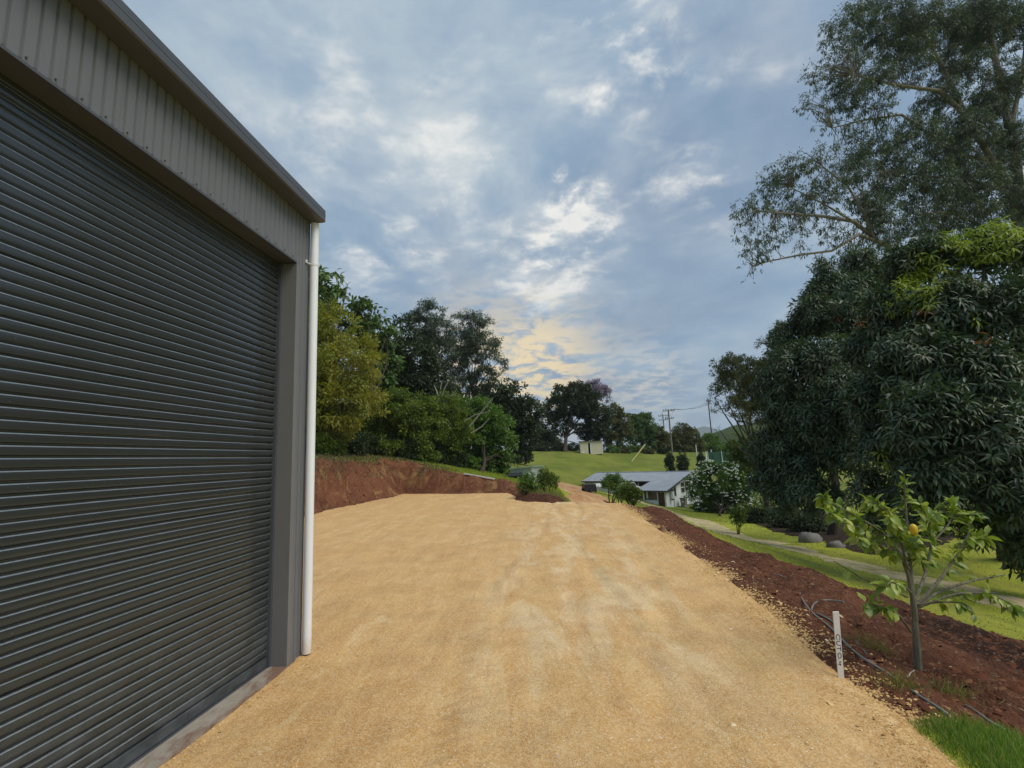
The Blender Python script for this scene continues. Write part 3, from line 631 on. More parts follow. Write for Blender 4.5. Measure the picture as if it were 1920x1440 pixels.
LH = hs(1120, 0.0); WE = WW + .35; SE = hs(1190, WE); WM = 3.5
mb = MB(); hquad(mb, [(-.35, 0, RZ), (-.35, WE, hz(WE)), (SE, WE, hz(WE)), (SE - .35, WM, hz(WM)), (LH, WM, hz(WM)), (LH, 0, RZ)], .09)
hquad(mb, [(LH, -.002, RZ), (LH, -4.6, hz(4.6)), (-.35, -4.6, hz(4.6)), (-.35, -.002, RZ)], .09); mb.build('roof', M['croof'], house)
mb = MB(); mb.tube([hp(-.36, 0, RZ + .02), hp(LH, 0, RZ + .02)], .07, 8); mb.build('ridge_cap', M['croof'], house)
mb = MB(); hbox(mb, -.35, SE, WE, WE + .09, hz(WE) - .16, hz(WE) - .03); hbox(mb, SE - .3, LH, WM, WM + .09, hz(WM) - .16, hz(WM) - .03); mb.build('gutter', M['dark_trim'], house)
mb = MB(); mb.bar(hp(-.37, 0, RZ - .12), hp(-.37, WE, hz(WE) - .12), .05, .2); mb.bar(hp(-.37, 0, RZ - .12), hp(-.37, -4.6, hz(4.6) - .12), .05, .2); mb.build('barge_board', M['dark_trim'], house)
def boards(mb, plane, fixed, a0, a1, z0, top, holes=()):
    """overlapping boards on the plane s=fixed ('s') or w=fixed ('w')"""
    z = z0
    while z < 5:
        zz = z + .19
        spans = [(a0, a1)]
        for h0, h1, hz0, hz1 in holes:
            if z + .1 > hz0 and z + .1 < hz1:
                spans = [q for b, c in spans for q in ((b, min(c, h0)), (max(b, h1), c)) if q[1] - q[0] > .03]
        done = True
        for b, c in spans:
            if top is not None:
                # clip against the roof slope
                lim = (RZ - .12 - zz) / .27
                if lim <= 0: continue
                b2, c2 = max(b, -lim), min(c, lim)
                if c2 - b2 < .05: continue
            else:
                if zz > ztop: continue
                b2, c2 = b, c
            done = False
            if plane == 's': q = [hp(fixed, b2, z), hp(fixed, c2, z), hp(fixed, c2, zz), hp(fixed, b2, zz)]; nn = UH
            else: q = [hp(b2, fixed, z), hp(c2, fixed, z), hp(c2, fixed, zz), hp(b2, fixed, zz)]; nn = -VH
            o_ = [q[0] + nn * .035, q[1] + nn * .035, q[2] + nn * .012, q[3] + nn * .012]; i_ = [p - nn * .05 for p in q]
            mb.add(o_ + i_, [(0, 1, 2, 3), (4, 7, 6, 5), (0, 4, 5, 1), (1, 5, 6, 2), (2, 6, 7, 3), (3, 7, 4, 0)])
        z = zz
        if done: break
gw0, gw1 = hw(1291), hw(1276.5); sw0, sw1 = hw(1267), hw(1262)
gz0, gz1 = hzpx(1283, 923, 0, (gw0 + gw1) / 2), hzpx(1283, 903, 0, (gw0 + gw1) / 2); sz0, sz1 = hzpx(1264, 930, 0, sw0), hzpx(1264, 913, 0, sw0)
ds0, ds1 = .16, .95; fs0, fs1 = 1.12, SL - .28; ztop = hz(WW) - .1
fz0, fz1 = hzpx(1220, 937, 1.5, WW), ztop - .15
mb = MB()
boards(mb, 's', 0, -4.2, WW, GROUND_H, True, ((gw0, gw1, gz0, gz1), (sw0, sw1, sz0, sz1)))
boards(mb, 'w', WW, 0, SL, GROUND_H, None, ((ds0, ds1, GROUND_H - 1, ztop), (fs0, fs1, fz0, fz1)))
wall = mb.build('wall', M['board_white'], house)
mb = MB(); hbox(mb, SL - .05, SL, 1.0, WW, GROUND_H, ztop); hbox(mb, 9.0, LH - .3, 3.1, 3.2, GROUND_H + .8, hz(3.2) - .1); hbox(mb, LH - .4, LH - .3, -4, 3.2, GROUND_H + .8, hz(4) - .1); hbox(mb, .2, LH - .3, -4.2, -4.1, GROUND_H + .8, hz(4.2) - .1)
mb.build('carport_wall', M['cream'], house)
mb = MB(); hbox(mb, SL, 9.0, .8, .9, GROUND_H + .4, hz(1) - .1); mb.build('inner_wall', M['door_brown'], house)  # shade of the carport put into this wall as dark brown
for q in (SL + 2.3, 7.6):
    mb = MB(); hbox(mb, q, q + .1, 3.2, 3.3, GROUND_H, hz(3.3) - .1); mb.build('post', M['white'], house)
mb = MB()
for q in ((.0, .10), (ds1 + .02, fs0 - .02), (SL - .2, SL)): mb = MB(); hbox(mb, q[0], q[1], WW + .0, WW + .06, GROUND_H, ztop); mb.build('corner_trim', M['white'], house)
mb = MB(); hbox(mb, ds0, ds1, WW - .08, WW - .03, GROUND_H + .1, ztop - .05); dr = mb.build('door', M['door_brown'], house)
mb = MB()
for q in range(4): hbox(mb, ds0 + .05 + q * .18, ds0 + .2 + q * .18, WW - .03, WW - .01, GROUND_H + .2, ztop - .15)
mb.build('door_plank', M['door_brown'], dr)
def hwin(plane, fixed, a0, a1, z0, z1, nx, nz):
    mb = MB(); t = .06; f = (lambda b, c, z_0, z_1, d0, d1: hbox(mb, fixed - d1, fixed - d0, b, c, z_0, z_1)) if plane == 's' else (lambda b, c, z_0, z_1, d0, d1: hbox(mb, b, c, fixed + d0, fixed + d1, z_0, z_1))
    f(a0 - t, a0, z0 - t, z1 + t, -.05, .06); f(a1, a1 + t, z0 - t, z1 + t, -.05, .06); f(a0, a1, z0 - t, z0, -.05, .07); f(a0, a1, z1, z1 + t, -.05, .06)
    for i in range(1, nx): c = a0 + (a1 - a0) * i / nx; f(c - .04, c + .04, z0, z1, -.04, .04)
    for i in range(1, nz): c = z0 + (z1 - z0) * i / nz; f(a0, a1, c - .04, c + .04, -.041, .039)
    w = mb.build('window', M['white'] if plane == 's' else M['dark_trim'], house)
    mb = MB(); f(a0, a1, z0, z1, -.10, -.06); mb.build('pane', M['glass'], w); return w
hwin('s', 0, gw0, gw1, gz0, gz1, 2, 2); hwin('s', 0, sw0, sw1, sz0, sz1, 1, 1); wf = hwin('w', WW, fs0, fs1, fz0, fz1, 1, 1)
mb = MB(); hbox(mb, fs1 - .34, fs1 - .1, WW - .055, WW - .045, fz0 + .08, fz1); mb.build('curtain', M['white'], wf)
wq = hw(1256); hzq = hzpx(1256, 927, 0, wq)
mb = MB(); mb.tube([hp(-.25, wq, hzq - .48), hp(-.25, wq, hzq + .40)], .19, 12); wh = mb.build('water_heater', M['board_white'], house)
mb = MB(); mb.tube([hp(-.25, wq, hzq + .41), hp(-.25, wq, hzq + .54)], .24, 12); mb.build('heater_cap', M['dark_trim'], wh)
mb = MB(); mb.tube([hp(-.25, wq, hzq - .62), hp(-.25, wq, hzq - .49)], .15, 12); mb.build('heater_base', M['dark_trim'], wh)
wp = hw(1261.5); mb = MB(); mb.tube([hp(-.10, wp, GROUND_H - .1), hp(-.10, wp - .02, hz(wp) - .2)], .05, 8); mb.build('downpipe', M['white'], house)
mb = MB(); mb.tube([hp(.45, WW + .12, ztop - .12), hp(.45, WW + .3, ztop - .16)], .09, 8); mb.build('porch_lamp', M['white'], house)
mb = MB(); hbox(mb, .05, .2, -4, 1.5, GROUND_H - .6, GROUND_H); mb.build('underfloor_shade', M['black'], house)  # black box painted in for the shade of the gap under the floor
# bins, fence and trailer beside it
b0 = gp(1283, 951)
wb = empty('wheelie_bin', b0, 'grey wheelie bin under the gable end beside the white flowering shrub', 'bin')
mb = MB(); mb.extrude([(-.24, 0), (.24, 0), (.30, .95), (-.30, .95)], b0 - UH * .0 - VH * .27, b0 + VH * .27, UH, ZD); mb.build('body', M['grey_wood'], wb)
mb = MB(); mb.box(b0 + ZD * 1.0, (.33, .32, .04), (UH, VH, ZD)); mb.build('lid', M['bin'], wb)
def fence_run(x0, x1, Y0, Y1, top0, top1, bot):
    a = P(x0, top0, Y0); b = P(x1, top1, Y1); return a, b
fa, fb = P(1113, 911, 61), P(1150, 914, 57.5); fb[2] = fa[2] - .25
fg = float(min(zg(fa[0], fa[1]), zg(fb[0], fb[1])))
fen = empty('white_board_fence', (fa[0], fa[1], fg), 'short white horizontal board fence beside the house carport', 'fence')
dd = (fb - fa) / np.linalg.norm(fb - fa); nb = 6
for k in range(nb):
    mb = MB(); z0 = fa[2] - .12 - k * .235; mb.bar((fa[0], fa[1], z0), (fb[0], fb[1], z0 - .2), .035, .215); mb.build('board', M['white'], fen)
for t in (0, .25, .62, 1):
    q = fa * (1 - t) + fb * t; mb = MB(); mb.box((q[0], q[1] - .06, (q[2] + fg) / 2), (.055, .055, (q[2] + .15 - fg) / 2 + .1)); mb.build('post', M['white'], fen)
aw = [P(1112, 907, 62.5), P(1127, 906, 62.0), P(1130, 912, 60.6), P(1113, 913, 61.1)]
awn = empty('white_awning', aw[2], 'small white fabric awning above the white board fence', 'awning')
mb = MB(); mb.add(aw + [p - ZD * .03 for p in aw], [(0, 1, 2, 3), (7, 6, 5, 4), (0, 4, 5, 1), (1, 5, 6, 2), (2, 6, 7, 3), (3, 7, 4, 0)]); mb.build('canopy', M['white'], awn)
for p in aw:
    g = float(zg(p[0], p[1])); mb = MB(); mb.tube([(p[0], p[1], g), (p[0], p[1], p[2])], .03, 6); mb.build('pole', M['white'], awn)
tb = gp(1105, 924); tr = empty('garden_trailer', tb, 'dark box trailer parked at the left end of the white fence', 'trailer')
mb = MB(); mb.box(tb + ZD * .42, (.48, .8, .30)); mb.build('body', M['bin'], tr)
for sx in (-1, 1):
    mb = MB(); mb.tube([tb + np.array([sx * .50, 0, .2]), tb + np.array([sx * .60, 0, .2])], .22, 14); mb.build('wheel', M['black'], tr)
mb = MB(); mb.bar(tb + np.array([0, -.8, .3]), tb + np.array([0, -1.6, .28]), .06, .06); mb.build('drawbar', M['dark_trim'], tr)
cb = gp(1152, 928); car = empty('parked_car', cb, 'low white car parked half hidden behind the round citrus tree', 'car')
mb = MB(); pr = [(-1.9, .25), (1.9, .25), (1.95, .6), (1.1, .78), (.6, 1.2), (-.9, 1.22), (-1.6, .85), (-1.95, .7)]
mb.extrude(pr, cb + VH * 2.6 - UH * .75, cb + VH * 2.6 + UH * .75, VH, ZD); mb.build('body', M['white'], car)
for a_ in (-1.2, 1.2):
    for q in (-.78, .66):
        mb = MB(); cc = cb + VH * (2.6 + a_) + UH * q + ZD * .3; mb.tube([cc, cc + UH * .12], .3, 14); mb.build('wheel', M['black'], car)
mb = MB()
for sg in (-1, 1): mb.extrude([(.98, .80), (.56, 1.14), (-.86, 1.16), (-1.4, .88)], cb + VH * 2.6 + UH * (.752 * sg), cb + VH * 2.6 + UH * (.757 * sg), VH, ZD)
mb.build('side_window', M['glass'], car)

# ------------------------------------------------------------------ outbuildings
a = gp(1089, 850); b = P(1130, 849, a[1] - .3); b[2] = a[2] + .05
bs = empty('cream_field_shed', a, 'small cream sheet shed with a dark open doorway at the top of the field', 'shed')
ux = (b - a); L = np.linalg.norm(ux[:2]); ux = np.array([ux[0], ux[1], 0]) / L; vx = np.array([-ux[1], ux[0], 0]); z0 = a[2]
def fq(s, w, z): return np.array([a[0], a[1], 0]) + ux * s + vx * w + ZD * z
HL = P(1088, 828.5, a[1])[2] - z0; HR = P(1128, 827, a[1])[2] - z0
d0, d1 = L * .36, L * .45
def fbox(name, s0, s1, w0, w1, zA, zB, m, par, tilt=0):
    mb = MB(); h0 = zB; pts = [fq(s, w, z0 + z) for w in (w0, w1) for s, z in ((s0, zA), (s1, zA), (s1, zB + tilt), (s0, zB))]
    mb.add(pts, [(0, 1, 2, 3), (7, 6, 5, 4), (0, 4, 5, 1), (1, 5, 6, 2), (2, 6, 7, 3), (3, 7, 4, 0)]); return mb.build(name, m, par)
for k, (s0, s1) in enumerate(((0, d0), (d1, L))): fbox('wall_sheet', s0, s1, 0, .06, -.3, HL, M['cream'], bs)
fbox('wall_sheet', d0, d1, 0, .06, HL * .86, HL, M['cream'], bs)
fbox('end_wall', L - .06, L, .07, 2.8, -.3, HL, M['cream'], bs); fbox('end_wall', 0, .06, .07, 2.8, -.3, HL, M['cream'], bs); fbox('back_wall', .07, L - .07, 2.74, 2.8, -.3, HL, M['black'], bs)
fbox('roof', -.2, L + .15, -.25, 3.0, HL + .01, HL + .12, M['dark_trim'], bs); fbox('doorway', d0, d1, .5, .55, 0, HL * .86, M['black'], bs)
fbox('corner_post', L - .05, L + .10, -.03, .0, -.2, HL, M['white'], bs); fbox('door_jamb', d1, d1 + .18, -.04, -.002, -.1, HL * .9, M['white'], bs)
pa, pb = gp(1092, 850.5, .1), gp(1104, 849, .25)
mb = MB(); mb.bar(pa, pb, .35, .06); tag(mb.build('loose_plank', M['white']), 'pale loose plank lying at the doorway of the cream shed', 'plank')
# green shed with a lean-to among the trees
a = gp(958, 897); a = P(958, 897, a[1]); Yg = a[1]; sc_ = Yg / 900
gs = empty('green_sheet_shed', P(980, 896, Yg), 'pale green sheet shed with a lean-to at the end of the cut bank', 'shed')
gx = np.array([.93, -.36, 0]); gx /= np.linalg.norm(gx); gy = np.array([-gx[1], gx[0], 0]); b1 = P(1000, 899, Yg); W_ = 43 * sc_ * 1.05
def gq(s, w, z): return np.array([b1[0], b1[1], b1[2]]) - gx * s + gy * w + ZD * z
def gbox(name, pts4, w0, w1, m):
    mb = MB(); p = [gq(s, w, z) for w in (w0, w1) for s, z in pts4]
    mb.add(p, [(0, 1, 2, 3), (7, 6, 5, 4), (0, 4, 5, 1), (1, 5, 6, 2), (2, 6, 7, 3), (3, 7, 4, 0)]); return mb.build(name, m, gs)
hR, hM = 22 * sc_, 27 * sc_
gbox('wall', [(0, -.4), (W_, -.4), (W_, hR * .9), (0, hR)], 0, 2.4, M['green_sheet'])
gbox('roof', [(-.12, hR + .02), (W_ + .12, hR * .9 + .02), (W_ + .12, hR * .9 + .10), (-.12, hR + .10)], -.15, 2.6, M['green_roof'])
gbox('corner_post', [(-.04, -.4), (.12, -.4), (.12, hR), (-.04, hR)], -.04, -.002, M['white'])
mb = MB(); q = [gq(.9, -.03, hR * .62), gq(W_ + .05, -.03, hR * .58), gq(W_ + .15, -.9, hR * .38), gq(.95, -.9, hR * .40)]
mb.add(q + [p - ZD * .05 for p in q], [(0, 1, 2, 3), (7, 6, 5, 4), (0, 4, 5, 1), (1, 5, 6, 2), (2, 6, 7, 3), (3, 7, 4, 0)]); mb.build('lean_to_roof', M['dark_trim'], gs)
mb = MB(); mb.box(gq(W_ * .55, -.03, hR * .25), (W_ * .26, .02, hR * .14), (gx, gy, ZD)); mb.build('opening', M['black'], gs)
for s_ in (1.0, W_): mb = MB(); mb.tube([gq(s_, -.82, -.4), gq(s_, -.82, hR * .37)], .05, 6); mb.build('post', M['grey_wood'], gs)
# white Y frame in front of it
yb = P(1001, 898, 36); yb[2] = float(zg(yb[0], yb[1]))
yf = empty('white_forked_frame', yb, 'white forked steel frame standing behind the dense citrus bush', 'frame')
mb = MB(); mb.tube([yb, P(1001, 893.5, 36)], .05, 8); mb.build('post', M['white'], yf)
for ex, ey in ((989, 886.5), (1005, 887.5)):
    mb = MB(); mb.tube([P(1001, 893.5, 36), P(ex, ey, 36)], .05, 8); mb.build('arm', M['white'], yf)
# ------------------------------------------------------------------ power poles and wires
def power_pole(px, ptop, Y, arms, label, base=None, r=.17, wood='bark_grey'):
    top = P(px, ptop, Y); g = float(zg(top[0], top[1])) if base is None else base
    e = empty('power_pole', (top[0], top[1], g), label, 'power pole', 'power poles beyond the field')
    mb = MB(); mb.tube([(top[0], top[1], g - .2), (top[0], top[1], (g + top[2]) / 2), tuple(top)], [r, r * .88, r * .72], 12); mb.build('pole', M[wood], e)
    ends = []
    for dz, half, yaw in arms:
        d = np.array([math.cos(yaw), math.sin(yaw), 0]); c = top - ZD * dz; mb = MB(); mb.bar(c - d * half - np.array([0, .2, 0]), c + d * half - np.array([0, .2, 0]), .12, .13); ar = mb.build('crossarm', M['grey_wood'], e)
        for t in (-.95, -.5, .5, .95):
            q = c + d * half * t - np.array([0, .2, 0]); mb = MB(); mb.tube([q + ZD * .06, q + ZD * .16, q + ZD * .19, q + ZD * .30], [.03, .08, .05, .07], 8); mb.build('insulator', M['dark_trim'], ar); ends.append(q + ZD * .3)
    return top, ends
pt, pe = power_pole(1253, 768, 92, ((.25, 1.05, -.15), (1.75, .75, -.15)), 'tall grey power pole with two crossarms behind the columnar shrubs')
p2, pe2 = power_pole(1242.5, 776.5, 128, ((.45, 1.25, -.3), (1.6, 1.1, -.3)), 'farther power pole with two crossarms left of the tall one')
p3, pe3 = power_pole(1328, 756, 150, ((.3, .9, -.1),), 'slim dark power pole half behind the brown flowering tree', r=.2, wood='bark_dark')
def wire(a, b, sag, label):
    a = np.array(a); b = np.array(b); t = np.linspace(0, 1, 18)[:, None]; p = a + (b - a) * t - ZD * sag * 4 * t * (1 - t)
    mb = MB(); mb.tube(p, .022, 5); return tag(mb.build('power_line', M['wire']), label, 'power line', 'power lines between the poles')
for k, (i, j) in enumerate(((0, 0), (1, 1), (2, 2), (3, 3))):
    wire(pe[i], pe3[j], .7, ['outer left wire', 'inner left wire', 'inner right wire', 'outer right wire'][k] + ' from the tall pole to the slim dark pole')
for k in (0, 3): wire(pe2[k], pe[k], .8, ['left', None, None, 'right'][k] + ' wire between the two crossarmed poles')
# the stay of the tall pole: wire and yellow guard
sb = gp(1184, 866); st_ = np.array([pt[0], pt[1], pt[2] - .9])
stay = empty('pole_stay', sb, 'slanting stay wire with a faded yellow guard tube in the field', 'stay wire')
dv = st_ - sb; mb = MB(); mb.tube([sb, sb + dv * .36], .11, 8); mb.build('guard_tube', M['yellow'], stay)
mb = MB(); mb.tube([sb - dv * .01, st_], .025, 5); mb.build('stay_wire', M['wire'], stay)
# posts, shade cloth at the far side of the field
lab = ('white fence post at the left of the shade cloth', 'white fence post right beside the white flowering shrub top', 'thin white post in front of the round dark tree')
for (x, y0, y1, Y), l in zip(((1323, 846, 867, 80), (1333, 843, 858, 96), (1304.5, 834, 852, 100)), lab):
    q = P(x, y0, Y); g = float(zg(q[0], q[1])); mb = MB(); mb.tube([(q[0], q[1], g - .1), tuple(q)], .09, 8); tag(mb.build('white_post', M['white']), l, 'post', 'white posts across the field')
q0, q1 = P(1326, 848, 84), P(1395, 844, 84); e = empty('shade_cloth_fence', (q0[0], q0[1], float(zg(q0[0], q0[1]))), 'green shade cloth fence at the right edge of the field', 'fence')
pts = [q0 + (q1 - q0) * t for t in np.linspace(0, 1, 9)]; mb = MB()
lo = [np.array([p[0], p[1] + .15 * math.sin(i * 2), float(zg(p[0], p[1]))]) for i, p in enumerate(pts)]
mb.add(pts + lo, [(i, i + 1, 9 + i + 1, 9 + i) for i in range(8)]); mb.build('cloth', M['shade'], e)
for i in (0, 3, 6, 8): mb = MB(); mb.tube([lo[i] - np.array([0, .08, 0]), pts[i] - np.array([0, .08, -.15])], .06, 6); mb.build('post', M['white'], e)
# board lying on the cut bank and the small white plate under the trees
a, b = gp(870, 893.0, .17), gp(927, 902.5, .15)
mb = MB(); mb.bar(a, b, .11, .07); tag(mb.build('white_board', M['white']), 'long white board lying along the top of the cut bank', 'board')
a = gp(829, 868); mb = MB(); mb.box(a + ZD * .22, (.20, .03, .22), ((.9, -.2, .1), (.2, .9, .25), (0, -.2, .97))); mb.tube([a + np.array([.05, .1, -.05]), a + np.array([.05, .1, .4])], .03, 6); tag(mb.build('white_plate', M['white']), 'small tilted white plate at the foot of the dark trees', 'plate')
# ------------------------------------------------------------------ foliage
def unit(v): return v / (np.linalg.norm(v, axis=-1, keepdims=True) + 1e-9)
T_QUAD = (np.array([(0, 0, 0), (.45, .5, .04), (1, 0, -.06), (.45, -.5, .04)]), [(0, 1, 2, 3)])
T_BENT = (np.array([(0, 0, 0), (.3, .42, .07), (.3, -.42, .07), (.68, .36, .02), (.68, -.36, .02), (1, 0, -.16), (.3, 0, .02), (.68, 0, -.04)]),
          [(0, 6, 1), (0, 2, 6), (6, 7, 3, 1), (6, 2, 4, 7), (7, 5, 3), (7, 4, 5)])
def leaves_mesh(name, c, d, nrm, L, Wd, tint, tpl):
    tv, tf = tpl; d = unit(d); sd = unit(np.cross(d, nrm)); up = np.cross(sd, d); L = np.broadcast_to(L, (len(c),)); Wd = np.broadcast_to(Wd, (len(c),))
    V = c[:, None] + d[:, None] * (tv[None, :, 0] * L[:, None])[..., None] + sd[:, None] * (tv[None, :, 1] * Wd[:, None])[..., None] + up[:, None] * (tv[None, :, 2] * L[:, None])[..., None]
    return fast_mesh(name, V, tf, len(c), len(tv), tint)
def clumps_px(lst):
    out = []
    for x, y, r, Y in lst:
        c = P(x, y, Y); ta = (x - 960) / 900; out.append((*c, r / 900 * Y / math.sqrt(1 + .8 * ta * ta)))
    return np.array(out)
def scatter_leaves(cl, n, subs, rnd, shell=(.55, 1.0), sub_r=.30, flat=.75, up=.25, droop=.25, squash=1.0):
    """leaf positions in small clumps spread through and over the crown's volumes"""
    w = cl[:, 3] ** 2; w = w / w.sum(); k = rnd.choice(len(cl), subs, p=w)
    u = unit(rnd.normal(size=(subs, 3)) + np.array([0, 0, up])); rho = rnd.uniform(shell[0] ** 2, shell[1] ** 2, subs) ** .5
    sc_ = cl[k, :3] + u * (cl[k, 3] * rho)[:, None] * np.array([1, 1, squash]); sr = cl[k, 3] * sub_r * rnd.uniform(.6, 1.3, subs); st = rnd.random(subs)
    wt_ = sr ** 2; j = rnd.choice(subs, n, p=wt_ / wt_.sum())
    off = unit(rnd.normal(size=(n, 3))) * (rnd.random(n) ** .45)[:, None]
    c = sc_[j] + off * sr[j][:, None] * np.array([1, 1, flat])
    d = unit(u[j] * .5 + off * .8 + rnd.normal(size=(n, 3)) * .55 + np.array([0, 0, -droop])); nr = unit(rnd.normal(size=(n, 3)) * .6 + np.array([0, 0, 1.0]))
    tint = np.clip(.62 * st[j] + .38 * rnd.random(n), 0, 1); return c, d, nr, tint, sc_
def limb_tubes(mb, base, fork, targets, r0, rnd, n=7, bend=.12, twig=.16):
    base = np.array(base, float); fork = np.array(fork, float); mid = (base + fork) / 2 + rnd.normal(size=3) * .04 * np.linalg.norm(fork - base)
    mb.tube([base - ZD * .25, base + (mid - base) * .08, mid, fork], [r0 * 1.35, r0 * 1.1, r0 * .9, r0 * .75], n + 2)
    for t in targets:
        t = np.array(t, float); s = base + (fork - base) * rnd.uniform(.72, 1.0); v = t - s; L = np.linalg.norm(v); side = rnd.normal(size=3) * bend * L
        p = [s, s + v * .35 + side * .6 + ZD * .04 * L, s + v * .7 + side * .6, t]; rr = r0 * rnd.uniform(.3, .5)
        mb.tube(p, [rr, rr * .72, rr * .45, rr * twig], max(5, n - 2))
def tree(name, label, cl, n, subs, lf, bk, base, L, seed, Wr=.42, r0=.18, fork=None, group=None, cat='tree', tpl=T_QUAD, droop=.25, sub_r=.30, shell=(.5, 1.0), limbs=None, flat=.75, extra=None, crown='crown', twigs=0, squash=1.0):
    rnd = np.random.default_rng(seed); cl = np.array(cl); base = np.array(base, float)
    e = empty(name, base, label, cat, group)
    c, d, nr, ti, sub = scatter_leaves(cl, n, subs, rnd, shell, sub_r, flat, droop=droop, squash=squash)
    Ls = L * rnd.uniform(.65, 1.25, n)
    link(crown, leaves_mesh(crown, c, d, nr, Ls, Ls * Wr, ti, tpl), e, M[lf])
    ctr = cl[:, :3].mean(0)
    if fork is None: fork = base + (ctr - base) * .45
    mb = MB(); tg = cl[:, :3] if limbs is None else limbs
    limb_tubes(mb, base, fork, tg, r0, rnd)
    if twigs:
        for q in sub[rnd.choice(len(sub), min(twigs, len(sub)), replace=False)]:
            k = int(np.argmin(np.linalg.norm(cl[:, :3] - q, axis=1))); a = cl[k, :3]; v = q - a; mb.tube([a, a + v * .5 + rnd.normal(size=3) * .06 * np.linalg.norm(v), q], [r0 * .16, r0 * .10, r0 * .04], 4, cap=False)
    mb.build('trunk', M[bk], e, smooth=True)
    return e
def Y_(lst, Y): return [(x, y, r, Y + dy) for x, y, r, dy in lst]
GRP = 'trees behind the cut bank'
# left side, near to far
tree('bushy_tree', 'feathery olive yellow tree nearest the white downpipe above the cut bank', clumps_px(Y_([(640, 615, 42, 0), (600, 655, 60, 1), (655, 680, 60, -1), (690, 690, 36, 0), (610, 735, 68, 0), (665, 755, 58, -1), (600, 800, 55, 1), (700, 735, 32, 0), (540, 700, 90, 2), (560, 800, 70, 1), (620, 590, 30, 0), (650, 800, 30, 0), (700, 670, 22, 0), (590, 610, 40, 1)], 31)),
     56000, 620, 'l_olive', 'bark_grey', gp(588, 850), .27, 101, Wr=.34, r0=.15, fork=P(640, 795, 31), droop=.35, sub_r=.26, twigs=120, group=GRP)
tree('broadleaf_tree', 'tall drooping broad leaved tree at the top left behind the downpipe', clumps_px(Y_([(612, 530, 30, 0), (590, 560, 42, 1), (640, 552, 22, 0), (560, 600, 60, 1), (600, 590, 40, 0), (595, 515, 22, 0), (648, 575, 14, 0), (630, 515, 12, 0)], 44)),
     5200, 190, 'l_broad', 'bark_dark', gp(575, 846), .62, 102, Wr=.5, r0=.2, tpl=T_BENT, droop=.9, sub_r=.26, twigs=50, group=GRP)
tree('broadleaf_tree', 'mid green drooping tree between the olive tree and the dark fig', clumps_px(Y_([(682, 578, 22, 0), (708, 580, 14, 0), (660, 580, 18, 0), (700, 612, 26, 0), (665, 615, 30, 1), (716, 645, 24, 0), (690, 650, 30, 1), (735, 630, 20, 0), (715, 700, 40, 1)], 46)),
     5600, 200, 'l_broad', 'bark_dark', gp(700, 850), .55, 103, Wr=.5, r0=.18, tpl=T_BENT, droop=.9, sub_r=.26, twigs=50, group=GRP)
tree('fig_tree', 'dense dark tree in the middle of the left tree line', clumps_px(Y_([(742, 632, 36, 0), (775, 680, 52, 0), (735, 700, 50, 1), (760, 608, 22, 0), (790, 720, 50, 1), (760, 760, 60, 2), (722, 655, 30, 0), (820, 760, 50, 3), (780, 640, 26, 0), (745, 596, 12, 0)], 54)),
     26000, 420, 'l_dark', 'bark_dark', gp(770, 848), .40, 104, Wr=.55, r0=.25, sub_r=.27, group=GRP)
tree('gum_tree', 'grey green gum tree with rounded top left of the tallest gum', clumps_px(Y_([(800, 585, 26, 0), (818, 590, 20, 0), (785, 605, 22, 1), (825, 622, 30, 0), (795, 640, 30, 1), (760, 600, 16, 1), (835, 660, 28, 0), (810, 690, 26, 0), (840, 720, 22, 0), (778, 592, 14, 0)], 66)),
     15000, 300, 'l_gum', 'bark_gum', gp(815, 846), .42, 105, Wr=.24, r0=.22, fork=P(812, 700, 66), droop=.9, sub_r=.30, flat=.6, twigs=120, group=GRP)
tree('gum_tree', 'wide grey green gum tree showing yellow sky through its lower branches', clumps_px(Y_([(868, 602, 24, 0), (890, 600, 20, 0), (900, 625, 34, 0), (865, 640, 34, 1), (915, 650, 28, -1), (878, 680, 36, 1), (930, 688, 22, 0), (942, 672, 14, 0), (912, 705, 22, 0), (948, 700, 10, 0), (895, 588, 14, 0), (850, 690, 26, 1), (868, 722, 28, 1), (930, 715, 16, 0), (938, 640, 12, 0), (905, 735, 18, 1)], 68)),
     20000, 360, 'l_gum', 'bark_gum', gp(885, 850), .42, 106, Wr=.24, r0=.24, fork=P(885, 715, 68), droop=.9, sub_r=.30, flat=.6, twigs=160, group=GRP)
e = empty('dead_tree', gp(822, 850), 'bare pale dead tree among the green bushes', 'tree', GRP); mb = MB()
for pl in ([(822, 850), (824, 790), (823, 755), (828, 715)], [(823, 755), (835, 725), (842, 712)], [(824, 770), (845, 742), (856, 738)], [(823, 745), (814, 722)], [(880, 800), (905, 770), (925, 745)], [(822, 820), (855, 800), (890, 778), (915, 772)], [(884, 812), (903, 800), (918, 784)]):
    mb.tube([P(x, y, 41 - .02 * (x - 822)) for x, y in pl], np.linspace(.07, .02, len(pl)), 6)
mb.build('trunk', M['dead'], e, smooth=True)
tree('bushy_tree', 'yellow green bushy tree in front of the dark fig', clumps_px(Y_([(745, 775, 48, 0), (705, 790, 40, 0), (800, 790, 42, 1), (770, 820, 40, 0), (720, 820, 34, 0), (785, 760, 26, 1), (690, 830, 24, 0)], 38)),
     22000, 380, 'l_yel', 'bark_grey', gp(755, 858), .24, 107, Wr=.45, r0=.12, sub_r=.26, group=GRP)
tree('bushy_tree', 'light green bushy tree behind the small white plate', clumps_px(Y_([(835, 775, 36, 0), (850, 810, 36, 0), (820, 820, 34, 0), (862, 780, 26, 1), (840, 840, 26, 0), (850, 755, 20, 1)], 41)),
     16000, 300, 'l_yel', 'bark_grey', gp(838, 864), .22, 108, Wr=.45, r0=.12, sub_r=.26, group=GRP)
